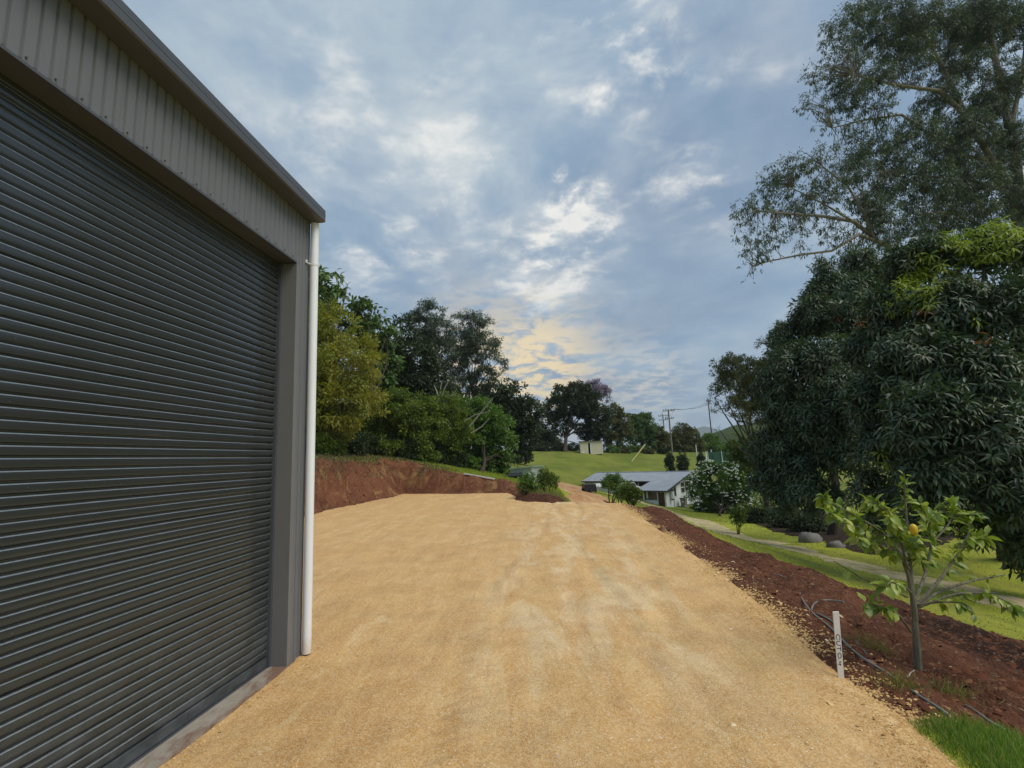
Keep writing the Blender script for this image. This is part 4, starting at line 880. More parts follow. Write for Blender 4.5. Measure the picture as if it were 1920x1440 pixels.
tree('camphor_tree', 'dense bright green tree at the end of the bank beside the green shed', clumps_px(Y_([(895, 790, 42, 0), (880, 768, 28, 0), (920, 805, 42, 0), (942, 838, 32, 0), (955, 862, 20, 0), (885, 835, 46, 0), (915, 866, 34, 0), (870, 865, 26, 0), (905, 760, 20, 0), (935, 870, 26, 0), (965, 875, 10, 0)], 45)),
     30000, 460, 'l_bush', 'bark_dark', gp(903, 886), .26, 109, Wr=.5, r0=.2, sub_r=.24, group=GRP)
tree('round_tree', 'dark rounded tree right behind the bright green tree', clumps_px(Y_([(925, 740, 30, 0), (955, 745, 30, 0), (985, 775, 34, 0), (960, 790, 42, 0), (985, 830, 32, 0), (1000, 800, 20, 0), (905, 735, 20, 0), (970, 725, 16, 0), (975, 855, 26, 0), (940, 770, 30, 0), (955, 725, 18, 0)], 72)),
     24000, 380, 'l_dark', 'bark_dark', gp(975, 868), .42, 110, Wr=.5, r0=.3, sub_r=.26, group=GRP)
GRF = 'trees along the top of the field'
tree('umbrella_tree', 'wide dark spreading tree above the cream shed', clumps_px(Y_([(1050, 742, 22, 0), (1080, 738, 24, 0), (1040, 765, 24, 0), (1068, 765, 28, 0), (1100, 760, 28, 0), (1035, 795, 20, 0), (1120, 780, 24, 0), (1055, 800, 18, 0), (1085, 785, 22, 1), (1130, 800, 20, 0), (1100, 735, 16, 0), (1025, 780, 12, 0), (1065, 725, 10, 0)], 100)),
     24000, 400, 'l_dark', 'bark_dark', gp(1060, 847), .50, 111, Wr=.5, r0=.42, fork=P(1062, 812, 100), sub_r=.28, twigs=60, group=GRF)
tree('round_tree', 'dark tree standing between the cream shed and the wide spreading tree', clumps_px(Y_([(1110, 812, 22, 0), (1130, 818, 18, 0), (1095, 808, 16, 0), (1020, 825, 18, 2), (1005, 835, 14, 2)], 104)), 9000, 160, 'l_dark', 'bark_dark', gp(1112, 845), .45, 112, Wr=.5, r0=.3, sub_r=.3, group=GRF)
tree('jacaranda_tree', 'purple flowering jacaranda showing above the dark spreading tree', clumps_px(Y_([(1105, 725, 12, 0), (1120, 722, 12, 0), (1135, 735, 14, 0), (1118, 740, 18, 0), (1145, 750, 10, 0), (1095, 722, 7, 0)], 112)), 6500, 150, 'l_purple', 'bark_grey', gp(1122, 845), .34, 113, Wr=.6, r0=.25, sub_r=.30, twigs=80, group=GRF)
tree('mixed_tree', 'brownish green tree left of the stay wire', clumps_px(Y_([(1150, 775, 18, 0), (1165, 790, 20, 0), (1148, 805, 22, 0), (1172, 812, 18, 0), (1150, 825, 18, 0)], 104)), 11000, 200, 'l_brown', 'bark_dark', gp(1158, 846), .42, 114, Wr=.5, r0=.25, sub_r=.28, group=GRF)
tree('mixed_tree', 'mid green tree behind the top of the yellow stay guard', clumps_px(Y_([(1195, 795, 18, 0), (1208, 790, 16, 0), (1190, 815, 18, 0), (1222, 805, 16, 0), (1210, 822, 18, 0), (1185, 785, 10, 0)], 108)), 12000, 210, 'l_broad', 'bark_dark', gp(1203, 845), .42, 115, Wr=.5, r0=.25, sub_r=.28, group=GRF)
tree('mixed_tree', 'low brown green tree just left of the tall power pole', clumps_px(Y_([(1236, 815, 14, 0), (1242, 828, 14, 0), (1228, 830, 14, 0), (1222, 838, 10, 0)], 110)), 7000, 150, 'l_brown', 'bark_dark', gp(1236, 846), .42, 116, Wr=.5, r0=.2, sub_r=.3, group=GRF)
tree('mango_tree', 'low round dome of a tree right of the tall power pole', clumps_px(Y_([(1280, 812, 18, 0), (1268, 828, 18, 0), (1295, 820, 18, 0), (1312, 832, 14, 0), (1282, 836, 20, 0), (1300, 840, 16, 0), (1260, 840, 12, 0)], 112)), 15000, 260, 'l_brown', 'bark_dark', gp(1285, 848), .42, 117, Wr=.45, r0=.3, sub_r=.24, group=GRF)
for k, (x, r, s) in enumerate(((1190, 22, 1), (1010, 22, 2), (1330, 18, 3), (1030, 26, 4), (1255, 16, 5))):
    lb = ['pale green tree far behind the yellow stay guard', 'dark tree far behind the round dark tree', 'light green tree far behind the shade cloth', 'dark undergrowth tree beside the wide spreading trunk', 'small far tree behind the tall power pole'][k]
    y = (812, 815, 832, 838, 832)[k]
    tree('far_tree', lb, clumps_px([(x, y, r, 135), (x + r, y + r * .5, r * .7, 136), (x - r, y + r * .5, r * .8, 134)]), 5000, 110, ('l_broad', 'l_dark', 'l_bush', 'l_dark', 'l_broad')[k], 'bark_dark', (*P(x, 840, 135)[:2], float(zg(P(x, 840, 135)[0], 135)) - .3), .6, 120 + k, Wr=.55, r0=.25, sub_r=.32, group=GRF)
# dark undergrowth at the foot of the field trees
for k, (x, y, r) in enumerate(((1015, 843, 11), (1045, 842, 9), (1075, 842, 9), (1145, 840, 9), (1168, 842, 8), (1215, 842, 7), (1242, 843, 7), (1188, 843, 9), (1199, 845, 7))):
    c = P(x, y, 98 + k); g = float(zg(c[0], c[1])); rr = r / 900 * 98
    tree('undergrowth_shrub', ['low dark shrub at the left end of the tree line', 'low dark shrub left of the cream shed', 'low dark shrub against the left wall of the cream shed', 'low green shrub right of the cream shed', 'low shrub second to the right of the cream shed', 'low shrub near the top of the yellow stay guard', 'low shrub at the foot of the tall power pole', 'green shrub just left of the yellow guard top', 'small green shrub behind the yellow guard'][k],
         [(c[0], c[1], g + rr * .6, rr), (c[0] + rr, c[1], g + rr * .5, rr * .8), (c[0] - rr, c[1] + .4, g + rr * .4, rr * .7)], 2600, 70, ('l_dark', 'l_dark', 'l_dark', 'l_bush', 'l_brown', 'l_brown', 'l_dark', 'l_yel', 'l_bush')[k], 'bark_dark', (c[0], c[1], g), .28, 140 + k, Wr=.5, r0=.06, sub_r=.35, cat='shrub', group='shrubs along the top of the field')
# three columnar shrubs behind the house
for k, (x, y0, y1, w, Y) in enumerate(((1257.5, 848, 882, 8, 80), (1281, 845, 880, 10, 80), (1315.5, 846, 876, 7, 82))):
    c = P(x, y1, Y); g = float(zg(c[0], c[1])); top = P(x, y0, Y)[2]; h = top - g; r = w / 900 * Y
    cl = [(c[0], c[1], g + h * t, r * q) for t, q in ((.2, .75), (.38, .95), (.55, 1.0), (.72, .85), (.88, .55))]
    tree('columnar_shrub', ['slim dark columnar shrub in front of the power pole', 'fullest of the three columnar shrubs behind the house roof', 'columnar shrub beside the white fence post'][k], cl, 4200, 110, 'l_dark', 'bark_dark', (c[0], c[1], g), .26, 150 + k, Wr=.5, r0=.07, sub_r=.4, cat='shrub', group='columnar shrubs behind the house')
# dark trees and undergrowth filling the foot of the left tree line
for k, (x, y, r, Y) in enumerate(((625, 770, 60, 66), (705, 775, 55, 68), (790, 790, 50, 70), (850, 800, 40, 72))):
    b = P(x, 845, Y); cl = clumps_px([(x, y, r, Y), (x - r * .6, y + r * .5, r * .8, Y + 1), (x + r * .6, y + r * .5, r * .8, Y + 1), (x, y + r * .8, r * .7, Y)])
    tree('back_tree', ['dark tree hidden behind the olive yellow tree', 'dark tree low behind the drooping broad leaved tree', 'dark tree low behind the dark fig', 'dark tree behind the bare dead tree'][k], cl, 9000, 160, 'l_dark', 'bark_dark', (b[0], b[1], float(zg(b[0], b[1]))), .5, 170 + k, Wr=.55, r0=.2, sub_r=.34, group=GRP)
for k, (x, y, r, Y, lf) in enumerate(((598, 830, 26, 30, 'l_yel'), (640, 836, 22, 33, 'l_dark'), (678, 836, 24, 35, 'l_dark'), (715, 842, 22, 36, 'l_yel'), (752, 846, 20, 37, 'l_dark'), (788, 850, 20, 38, 'l_yel'), (822, 852, 18, 40, 'l_dark'), (852, 860, 16, 41, 'l_dark'), (880, 872, 15, 42, 'l_bush'), (935, 884, 13, 46, 'l_dark'))):
    c = P(x, y, Y); g = float(zg(c[0], c[1])); rr = r / 900 * Y
    tree('understory_shrub', ['leafy shrub under the olive tree beside the downpipe', 'dark shrub second from the downpipe at the bank top', 'dark shrub behind the corner of the cut bank', 'yellowish shrub under the middle of the left tree line', 'dark shrub below the dark fig', 'yellowish shrub left of the small white plate', 'dark shrub just above the small white plate', 'dark shrub right of the small white plate', 'green shrub at the left foot of the bright green tree', 'dark shrub just left of the green shed'][k],
         [(c[0], c[1], g + rr * .7, rr), (c[0] + rr, c[1] + .5, g + rr * .5, rr * .8), (c[0] - rr, c[1] + .4, g + rr * .5, rr * .8)], 5200, 110, lf, 'bark_dark', (c[0], c[1], g), .17, 180 + k, Wr=.45, r0=.05, sub_r=.33, cat='shrub', group='shrubs under the left tree line')
# right side: distant trees beside the mango
tree('flowering_mango', 'brown flowering mango tree at the left edge of the right hand trees', clumps_px(Y_([(1372, 690, 30, 0), (1345, 690, 16, 0), (1400, 690, 30, 1), (1365, 725, 34, 0), (1405, 735, 36, 1), (1340, 745, 16, 0), (1345, 770, 12, 0), (1385, 765, 24, 0), (1425, 700, 30, 2), (1430, 770, 36, 2), (1345, 800, 8, 0), (1400, 790, 18, 1), (1440, 650, 26, 2), (1465, 620, 24, 2), (1450, 690, 30, 2)], 40)),
     26000, 460, 'l_brown', 'bark_dark', (*P(1425, 850, 42)[:2], float(zg(*P(1425, 850, 42)[:2]))), .24, 160, Wr=.28, r0=.22, droop=.5, sub_r=.26, flat=.8, twigs=120)
tree('tree_fern', 'yellow green shrub between the shade cloth and the mango', clumps_px(Y_([(1385, 830, 24, 0), (1405, 845, 26, 0), (1378, 850, 18, 0), (1400, 870, 26, 0), (1425, 860, 28, 1), (1440, 830, 30, 1)], 52)), 12000, 220, 'l_yel', 'bark_grey', (*P(1402, 905, 52)[:2], float(zg(*P(1402, 905, 52)[:2]))), .42, 161, Wr=.3, r0=.15, droop=.8, sub_r=.3, cat='shrub')
fs = tree('flowering_shrub', 'big rounded shrub covered in white flower heads beside the house', clumps_px(Y_([(1340, 905, 36, 0), (1312, 910, 26, 0), (1375, 920, 34, 0), (1330, 885, 20, 0), (1350, 945, 34, 0), (1305, 935, 22, 0), (1392, 945, 26, -1), (1365, 890, 22, 0), (1330, 955, 24, 0), (1380, 965, 20, -1), (1400, 920, 16, 0), (1318, 962, 18, 0), (1350, 972, 20, -1), (1335, 974, 16, -1.5), (1368, 978, 16, -2), (1405, 968, 18, -1), (1425, 950, 18, 0)], 49)),
     50000, 520, 'l_bush', 'bark_dark', gp(1350, 968), .20, 162, Wr=.5, r0=.10, sub_r=.29, cat='shrub')
rnd = np.random.default_rng(5); cl = clumps_px(Y_([(1340, 905, 37, 0), (1312, 910, 27, 0), (1375, 920, 35, 0), (1330, 885, 21, 0), (1350, 945, 35, 0), (1305, 935, 23, 0), (1392, 945, 27, -1), (1365, 890, 23, 0)], 49))
k = rnd.integers(0, len(cl), 400); u = unit(rnd.normal(size=(400, 3)) + np.array([-.3, -.8, .5])); c = cl[k, :3] + u * cl[k, 3:4] * rnd.uniform(1.10, 1.24, (400, 1))
pts = np.repeat(c, 5, 0) + rnd.normal(size=(400 * 5, 3)) * np.array([.05, .05, .03])
o = link('flower_heads', leaves_mesh('flower_heads', pts, rnd.normal(size=pts.shape) * np.array([1, 1, .3]), np.tile([-.2, -.8, .8], (len(pts), 1)) + rnd.normal(size=pts.shape) * .4, .125, .115, rnd.random(len(pts)), T_QUAD), fs, M['l_white']); o['kind'] = 'stuff'
# the big gum high on the right
GUM = clumps_px([(x, y, r, 34 + dy) for x, y, r, dy in ((1600, 40, 34, 0), (1575, 90, 30, 0), (1640, 70, 40, 1), (1700, 50, 50, 1), (1560, 150, 26, 0), (1525, 140, 20, -1), (1520, 195, 22, -1), (1545, 230, 20, -1), (1590, 190, 36, 0), (1640, 150, 36, 0), (1700, 120, 44, 1), (1760, 60, 50, 2), (1840, 40, 60, 2), (1800, 130, 44, 2), (1900, 60, 50, 3), (1880, 170, 50, 3), (1600, 255, 26, 0), (1650, 290, 40, 1), (1720, 260, 44, 1), (1800, 260, 50, 2), (1890, 280, 50, 3),
    (1545, 300, 28, -1), (1500, 310, 26, -2), (1470, 330, 28, -2), (1440, 360, 28, -2), (1410, 390, 26, -3), (1395, 410, 20, -3), (1410, 450, 24, -3), (1408, 495, 16, -3), (1400, 525, 10, -3), (1450, 440, 22, -2), (1480, 400, 30, -1), (1530, 370, 34, -1), (1600, 340, 36, 0), (1560, 430, 24, -1), (1660, 370, 40, 1), (1740, 350, 46, 1), (1820, 360, 50, 2), (1900, 380, 50, 3), (1500, 470, 18, -2), (1640, 430, 30, 0), (1730, 420, 36, 1), (1590, 130, 30, 0), (1650, 210, 30, 0), (1690, 330, 36, 1), (1760, 190, 40, 2), (1840, 210, 44, 3), (1780, 310, 40, 2), (1860, 320, 40, 3), (1640, 10, 40, 1), (1560, 60, 24, 0), (1610, 300, 30, 0), (1570, 360, 26, -1), (1500, 430, 22, -2), (1780, 400, 40, 2), (1620, 390, 30, 0), (1660, 465, 26, 0), (1570, 455, 22, -1), (1420, 475, 20, -3), (1610, 460, 20, 0), (1700, 440, 34, 1), (1650, 410, 34, 0), (1590, 490, 22, 0), (1770, 440, 36, 2), (1840, 420, 40, 2), (1530, 490, 14, -1))])
gb = P(1935, 1000, 37); gb[2] = float(zg(gb[0], gb[1]))
rnd = np.random.default_rng(77); gum = empty('tall_gum_tree', gb, 'tall grey green gum tree with spreading limbs high behind the mango', 'tree')
c, d, nr, ti, sub = scatter_leaves(GUM, 200000, 6800, rnd, (.2, 1.55), .20, 1.0, droop=1.1)
Ls = .25 * rnd.uniform(.7, 1.3, len(c)); link('crown', leaves_mesh('crown', c, d, nr, Ls, Ls * .21, ti, T_QUAD), gum, M['l_gum'])
mb = MB()
def limb(pl, r0, r1, Y0, Y1):
    p = np.array([P(x, y, Y0 + (Y1 - Y0) * i / (len(pl) - 1)) for i, (x, y) in enumerate(pl)]); mb.tube(p, np.linspace(r0, r1, len(pl)), 8); return p
mb.tube([gb - ZD * .4, P(1925, 700, 37), P(1910, 450, 37), P(1905, 300, 37)], [.62, .5, .42, .36], 12)
L_ = [limb([(1905, 300), (1880, 180), (1860, 80), (1850, -60)], .34, .15, 37, 36), limb([(1908, 400), (1860, 300), (1810, 215), (1760, 170), (1680, 160), (1640, 150), (1600, 140)], .26, .05, 37, 33), limb([(1810, 215), (1770, 130), (1730, 60), (1700, 0), (1690, -50)], .18, .05, 36, 35),
      limb([(1860, 300), (1790, 290), (1740, 250), (1690, 215), (1620, 225), (1560, 240)], .18, .04, 36.5, 33.5), limb([(1912, 560), (1800, 520), (1700, 480), (1650, 455), (1600, 415), (1540, 405), (1470, 400), (1420, 395)], .26, .04, 37, 31), limb([(1650, 455), (1610, 440), (1560, 470), (1500, 478), (1440, 490), (1410, 500)], .13, .03, 34, 31),
      limb([(1640, 450), (1620, 400), (1590, 350), (1540, 310)], .12, .04, 34, 33), limb([(1600, 415), (1540, 380), (1480, 350)], .09, .03, 33, 32), limb([(1890, 360), (1830, 340), (1740, 330), (1660, 320)], .14, .04, 36.5, 34.5), limb([(1895, 240), (1915, 150), (1925, 60)], .2, .08, 37, 38), limb([(1900, 480), (1850, 430), (1790, 400), (1740, 400)], .14, .05, 37, 35)]
LP_ = np.concatenate([np.stack([np.interp(np.linspace(0, len(p_) - 1, 40), np.arange(len(p_)), p_[:, k_]) for k_ in range(3)], 1) for p_ in L_])
for q in sub[::5]:
    a = LP_[int(np.argmin(np.linalg.norm(LP_ - q - np.array([0, 0, .4]), axis=1)))]; v = q - a; Lq = np.linalg.norm(v)
    if Lq < 4.2: mb.tube([a, a + v * .45 + rnd.normal(size=3) * .1 * Lq + ZD * .08 * Lq, q], [.035, .022, .008], 4, cap=False)
mb.build('trunk', M['bark_gum'], gum, smooth=True)

# ------------------------------------------------------------------ mango trees with whorls of long drooping leaves
def mango(label, clp, whorls, seed, base, r0, fork, inner, n_parts, size=.27, young=(), red=()):
    rnd = np.random.default_rng(seed); cl = clumps_px(clp); e = empty('mango_tree', base, label, 'tree')
    w = cl[:, 3] ** 2; w /= w.sum(); k = rnd.choice(len(cl), whorls, p=w); u = unit(rnd.normal(size=(whorls, 3)) + np.array([-.1, -.25, .25]))
    rho = rnd.uniform(.70, 1.08, whorls); rho = np.where(rnd.random(whorls) < .06, rho + .14, rho); c = cl[k, :3] + u * (cl[k, 3] * rho)[:, None]
    yg = np.zeros(whorls, int)
    def mark(lst, val):
        for x, y, r in lst:
            v = c - EYEP; px = 960 + F_PX * (v @ RT) / (v @ FW); py = 720 - F_PX * (v @ UP) / (v @ FW); q = (px - x) ** 2 + (py - y) ** 2 < r * r * 1.2; yg[q & (u[:, 1] < .6)] = val
    mark(young, 1); mark(red, 2)
    nl = 11; j = np.repeat(np.arange(whorls), nl); n = len(j); ax = unit(u * .7 + np.array([0, 0, .55]) + rnd.normal(size=(whorls, 3)) * .25)[j]
    ph = np.tile(np.arange(nl) * 2.4, whorls) + np.repeat(rnd.random(whorls) * 6, nl); a1 = unit(np.cross(ax, rnd.normal(size=3))); a2 = np.cross(ax, a1)
    el = np.tile(np.linspace(.75, -.55, nl), whorls) + rnd.normal(size=n) * .15
    d = unit((a1 * np.cos(ph)[:, None] + a2 * np.sin(ph)[:, None]) * np.cos(el)[:, None] + ax * np.sin(el)[:, None] - ZD * .45)
    p = c[j] - ax * np.tile(np.linspace(-.02, .10, nl), whorls)[:, None] + d * .03
    ti = np.clip(.55 * rnd.random(whorls)[j] + .45 * rnd.random(n), 0, 1); Ls = size * rnd.uniform(.75, 1.2, n); up = unit(ax + np.array([0, 0, .6]))
    # the leaves that show largest from the drive are parts of their own
    v = p - EYEP; px = 960 + F_PX * (v @ RT) / (v @ FW); py = 720 - F_PX * (v @ UP) / (v @ FW); dist = np.linalg.norm(v, axis=1)
    cen = cl[k[j], :3]; face = ((p - cen) * v).sum(1) < 0
    ok = (px > 0) & (px < 1915) & (py > 5) & (py < 1435) & face; score = np.where(ok, dist - .6 * Ls * 10, 1e9); sel = np.argsort(score)[:n_parts]
    mask = np.ones(n, bool); mask[sel] = False
    mats = {0: M['l_mango'], 1: M['l_mangoy'], 2: M['l_mangor']}
    for q in (0, 1, 2):
        s = mask & (yg[j] == q)
        if s.any(): o = link('foliage', leaves_mesh('foliage', p[s], d[s], up[s], Ls[s], Ls[s] * .26, ti[s], T_BENT), e, mats[q]); o['kind'] = 'stuff'
    tm = {q: [leaves_mesh('leaf', np.zeros((1, 3)), np.array([[1.0, 0, 0]]), np.array([[0, 0, 1.0]]), 1.0, .26, [t], T_BENT) for t in (.1, .35, .6, .85)] for q in (0, 1, 2)}
    for q in tm:
        for me in tm[q]: me.materials.append(mats[q])
    for i in sel:
        di = d[i]; si = unit(np.cross(di, up[i])); ui = np.cross(si, di); o = link('leaf', tm[yg[j[i]]][min(3, int(ti[i] * 4))], e); Lk = Ls[i]
        o.matrix_basis = Matrix([[di[0] * Lk, si[0] * Lk, ui[0] * Lk, p[i][0]], [di[1] * Lk, si[1] * Lk, ui[1] * Lk, p[i][1]], [di[2] * Lk, si[2] * Lk, ui[2] * Lk, p[i][2]], [0, 0, 0, 1]])
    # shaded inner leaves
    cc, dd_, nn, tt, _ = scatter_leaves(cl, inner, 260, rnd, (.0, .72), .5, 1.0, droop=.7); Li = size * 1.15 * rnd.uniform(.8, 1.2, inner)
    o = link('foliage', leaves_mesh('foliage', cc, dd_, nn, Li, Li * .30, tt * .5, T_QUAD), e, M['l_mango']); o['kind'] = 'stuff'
    mb = MB(); limb_tubes(mb, base, fork, cl[:, :3], r0, rnd)
    for q in c[::4]:
        a = cl[int(np.argmin(np.linalg.norm(cl[:, :3] - q, axis=1))), :3]; v = q - a; mb.tube([a, a + v * .5, q], [.03, .022, .008], 4, cap=False)
    mb.build('trunk', M['bark_dark'], e, smooth=True)
    # flower panicles
    return e, c
mb1 = gp(1560, 1003)
mango('large dark mango tree with its trunk beside the grey boulder', [(1560, 545, 46, 24), (1610, 500, 44, 25), (1600, 555, 50, 23), (1650, 520, 44, 24), (1530, 555, 34, 24), (1540, 500, 20, 24), (1530, 600, 50, 23), (1480, 640, 44, 24), (1500, 690, 56, 22), (1450, 720, 40, 24), (1560, 680, 60, 21), (1470, 770, 54, 23), (1540, 790, 60, 21), (1445, 840, 44, 24), (1500, 860, 56, 22), (1440, 900, 36, 24), (1520, 920, 44, 21), (1470, 930, 34, 23), (1600, 600, 60, 22), (1590, 850, 50, 20), (1580, 740, 60, 20), (1560, 940, 36, 21)],
      2300, 201, mb1, .24, mb1 + np.array([.3, -.5, 4.0]), 16000, 40, .30, (), ((1402, 782, 14), (1565, 592, 7)))
mb2 = P(1890, 1040, 18.5); mb2[2] = float(zg(mb2[0], mb2[1]))
mango('nearest mango tree with bright yellow green shoots on its upper right', [(1700, 500, 50, 16), (1760, 480, 60, 15.5), (1850, 470, 70, 15), (1920, 480, 70, 15), (1680, 580, 70, 16), (1780, 580, 80, 14.5), (1880, 590, 90, 14), (1640, 650, 60, 17), (1720, 680, 90, 14.5), (1830, 700, 90, 13.5), (1920, 700, 90, 14), (1640, 750, 66, 16), (1740, 790, 90, 13.5), (1850, 810, 90, 13), (1940, 820, 90, 13), (1660, 850, 66, 15.5), (1760, 890, 80, 13.5), (1870, 910, 80, 13), (1940, 930, 80, 13), (1640, 920, 50, 16), (1720, 950, 46, 14.5), (1830, 980, 50, 14), (1910, 1000, 60, 14), (1930, 1050, 46, 14.5)],
      2500, 202, mb2, .3, mb2 + np.array([-.6, -1.2, 3.6]), 22000, 260, .26, ((1735, 500, 30), (1800, 470, 40), (1870, 450, 45), (1720, 540, 34), (1690, 570, 26), (1830, 615, 20), (1660, 860, 16), (1480, 780, 12)), ((1845, 632, 16), (1730, 590, 12), (1610, 595, 10)))
# low bushes in the shade under the mangoes
for k, (x, y, r, Y) in enumerate(((1425, 968, 20, 36), (1470, 975, 22, 32), (1515, 985, 22, 29), (1640, 1000, 24, 27), (1740, 1010, 26, 25))):
    c = P(x, y, Y); g = float(zg(c[0], c[1])); rr = r / 900 * Y
    tree('shade_shrub', ['low shrub in shade under the white flowering shrub', 'low dark shrub left of the grey boulder', 'low dark shrub just behind the grey boulder', 'dark shrub under the mango right of its trunk', 'dark shrub behind the lemon tree crown'][k], [(c[0], c[1], g + rr * .5, rr), (c[0] + rr, c[1] + .3, g + rr * .4, rr * .8), (c[0] - rr, c[1], g + rr * .4, rr * .7)], 3600, 90, 'l_dark', 'bark_dark', (c[0], c[1], g), .2, 210 + k, Wr=.4, r0=.04, sub_r=.35, cat='shrub', group='shrubs in the shade of the mangoes')
# ------------------------------------------------------------------ young trees on the pad edge
def small_tree(name, label, px, py, Y, stems, cl, n, lf, L, seed, r0=.03, z=None, group=None, Wr=.5, subs=120, lean=0):
    b = P(px, py, Y); g = float(zg(b[0], b[1])) if z is None else z; b = np.array([b[0], b[1], g]); rnd = np.random.default_rng(seed)
    e = empty(name, b, label, 'citrus tree', group); cl = clumps_px([(x, y, r, Y + dy) for x, y, r, dy in cl])
    c, d, nr, ti, sub = scatter_leaves(cl, n, subs, rnd, (.3, 1.0), .34, .9, droop=.2); Ls = L * rnd.uniform(.7, 1.25, n)
    link('crown', leaves_mesh('crown', c, d, nr, Ls, Ls * Wr, ti, T_QUAD), e, M[lf]); mb = MB()
    for k in range(stems):
        t = cl[k % len(cl), :3]; s = b + np.array([rnd.normal() * .03, rnd.normal() * .03, -.03]); v = t - s
        mb.tube([s, s + v * .4 + np.array([rnd.normal() * .05, 0, .06]), s + v * .8, t], [r0, r0 * .8, r0 * .55, r0 * .25], 6)
        for q in sub[rnd.choice(len(sub), 8)]:
            a = s + v * rnd.uniform(.5, .9); mb.tube([a, (a + q) / 2 + rnd.normal(size=3) * .02, q], [r0 * .35, r0 * .25, r0 * .1], 4, cap=False)
    mb.build('stem', M['bark_dark'], e, smooth=True); return e
GC = 'young citrus trees along the gravel pad'
q = G(985, 936); mz = mound_z(q[0], q[1])
small_tree('citrus_tree', 'dense dark green citrus bush on the soil mound at the far pad edge', 985, 936, q[1], 5, [(985, 905, 14, 0), (998, 908, 12, .1), (977, 915, 10, 0), (992, 895, 9, 0), (1003, 918, 9, 0), (988, 924, 10, 0), (975, 902, 7, 0), (1010, 910, 7, .1)], 3600, 'l_bush', .085, 301, .025, mz, GC)
q = G(1022, 932); 
small_tree('citrus_tree', 'slender citrus tree with thin stems right of the dense bush', 1021, 928, 26.5, 4, [(1020, 888, 9, 0), (1014, 898, 9, 0), (1028, 895, 9, 0), (1018, 908, 8, 0), (1034, 904, 7, 0), (1008, 888, 5, 0)], 2000, 'l_yel', .10, 302, .022, None, GC)
small_tree('citrus_tree', 'thin stemmed citrus tree farthest right on the soil mound', 1031, 924, 28.5, 3, [(1034, 897, 8, 0), (1042, 900, 7, 0), (1028, 905, 6, 0), (1040, 910, 6, 0)], 1400, 'l_yel', .10, 303, .02, None, GC)
small_tree('citrus_tree', 'round citrus tree on a single dark stem in front of the carport', 1143, 937, 29, 3, [(1140, 905, 13, 0), (1155, 903, 13, .2), (1166, 908, 10, .2), (1130, 908, 8, 0), (1150, 916, 10, 0), (1162, 898, 7, .2), (1145, 897, 8, 0), (1170, 918, 8, .2)], 3400, 'l_bush', .10, 304, .045, None, GC)
small_tree('citrus_tree', 'open citrus tree with several forked stems at the start of the red soil', 1187, 953, 22.5, 6, [(1175, 918, 12, 0), (1186, 925, 13, 0), (1172, 930, 9, 0), (1198, 925, 9, 0), (1190, 936, 9, 0), (1165, 922, 7, 0), (1180, 910, 7, 0), (1200, 935, 6, 0)], 3200, 'l_yel', .085, 305, .028, None, GC)
small_tree('citrus_tree', 'young citrus tree between the round and the forked one', 1162, 945, 25, 3, [(1165, 920, 9, 0), (1158, 926, 7, 0), (1170, 930, 7, 0)], 1300, 'l_bush', .09, 306, .022, None, GC)
b = gp(1385, 1003)
small_tree('lawn_sapling', 'slim young sapling standing alone on the lawn by the wheel track', 1385, 1003, b[1], 3, [(1383, 968, 12, 0), (1390, 962, 10, 0), (1378, 958, 8, 0), (1388, 978, 9, 0), (1378, 975, 7, 0), (1386, 950, 7, 0)], 1300, 'l_yel', .13, 307, .03)

# ------------------------------------------------------------------ lemon sapling beside the stake
LB = gp(1724, 1268); LY = LB[1]
lem = empty('lemon_tree', LB, 'leafy young lemon tree with one yellow lemon beside the white stake', 'lemon tree'); rnd = np.random.default_rng(404)
br = [([(1726, 1285), (1719, 1215), (1716, 1165), (1712, 1125)], .034, .027, 0, 0), ([(1712, 1130), (1702, 1068), (1672, 1012), (1635, 985), (1600, 965), (1560, 945), (1546, 932)], .020, .004, 0, -.25), ([(1712, 1128), (1706, 1050), (1700, 980), (1697, 930), (1695, 888)], .020, .004, 0, .1), ([(1714, 1128), (1738, 1070), (1748, 1010), (1735, 955), (1722, 940)], .018, .004, 0, .3), ([(1718, 1135), (1762, 1088), (1795, 1040), (1818, 1000), (1822, 960)], .019, .004, 0, .2),
      ([(1716, 1142), (1760, 1108), (1825, 1088), (1884, 1078)], .018, .006, 0, .15), ([(1720, 1140), (1790, 1112), (1850, 1112), (1890, 1128), (1902, 1140)], .012, .003, 0, -.2), ([(1708, 1185), (1682, 1148), (1645, 1135), (1622, 1130)], .012, .004, 0, -.3), ([(1702, 1120), (1668, 1105), (1625, 1090), (1590, 1068), (1563, 1052)], .010, .004, 0, -.1), ([(1716, 1134), (1770, 1128), (1810, 1130), (1826, 1150)], .010, .003, 0, -.35),
      ([(1705, 1066), (1680, 1040), (1660, 1030), (1625, 1010), (1605, 1010)], .011, .003, -.05, -.3), ([(1745, 1018), (1775, 990), (1790, 960), (1785, 945)], .010, .003, .2, .3), ([(1702, 1000), (1675, 965), (1650, 945), (1625, 940)], .011, .003, .05, .15), ([(1700, 1060), (1690, 1020), (1680, 985), (1668, 965)], .011, .003, -.1, -.3), ([(1748, 1020), (1740, 985), (1752, 960)], .009, .003, .1, -.2), ([(1800, 1035), (1830, 1010), (1850, 1005)], .008, .003, .2, .1),
      ([(1660, 1005), (1630, 1000), (1570, 968), (1552, 960)], .008, .003, -.1, -.35), ([(1735, 1075), (1720, 1030), (1712, 1000)], .010, .003, .1, -.3), ([(1708, 1110), (1690, 1095), (1670, 1090), (1660, 1100)], .008, .003, -.15, -.4)]
mb = MB(); tips = []
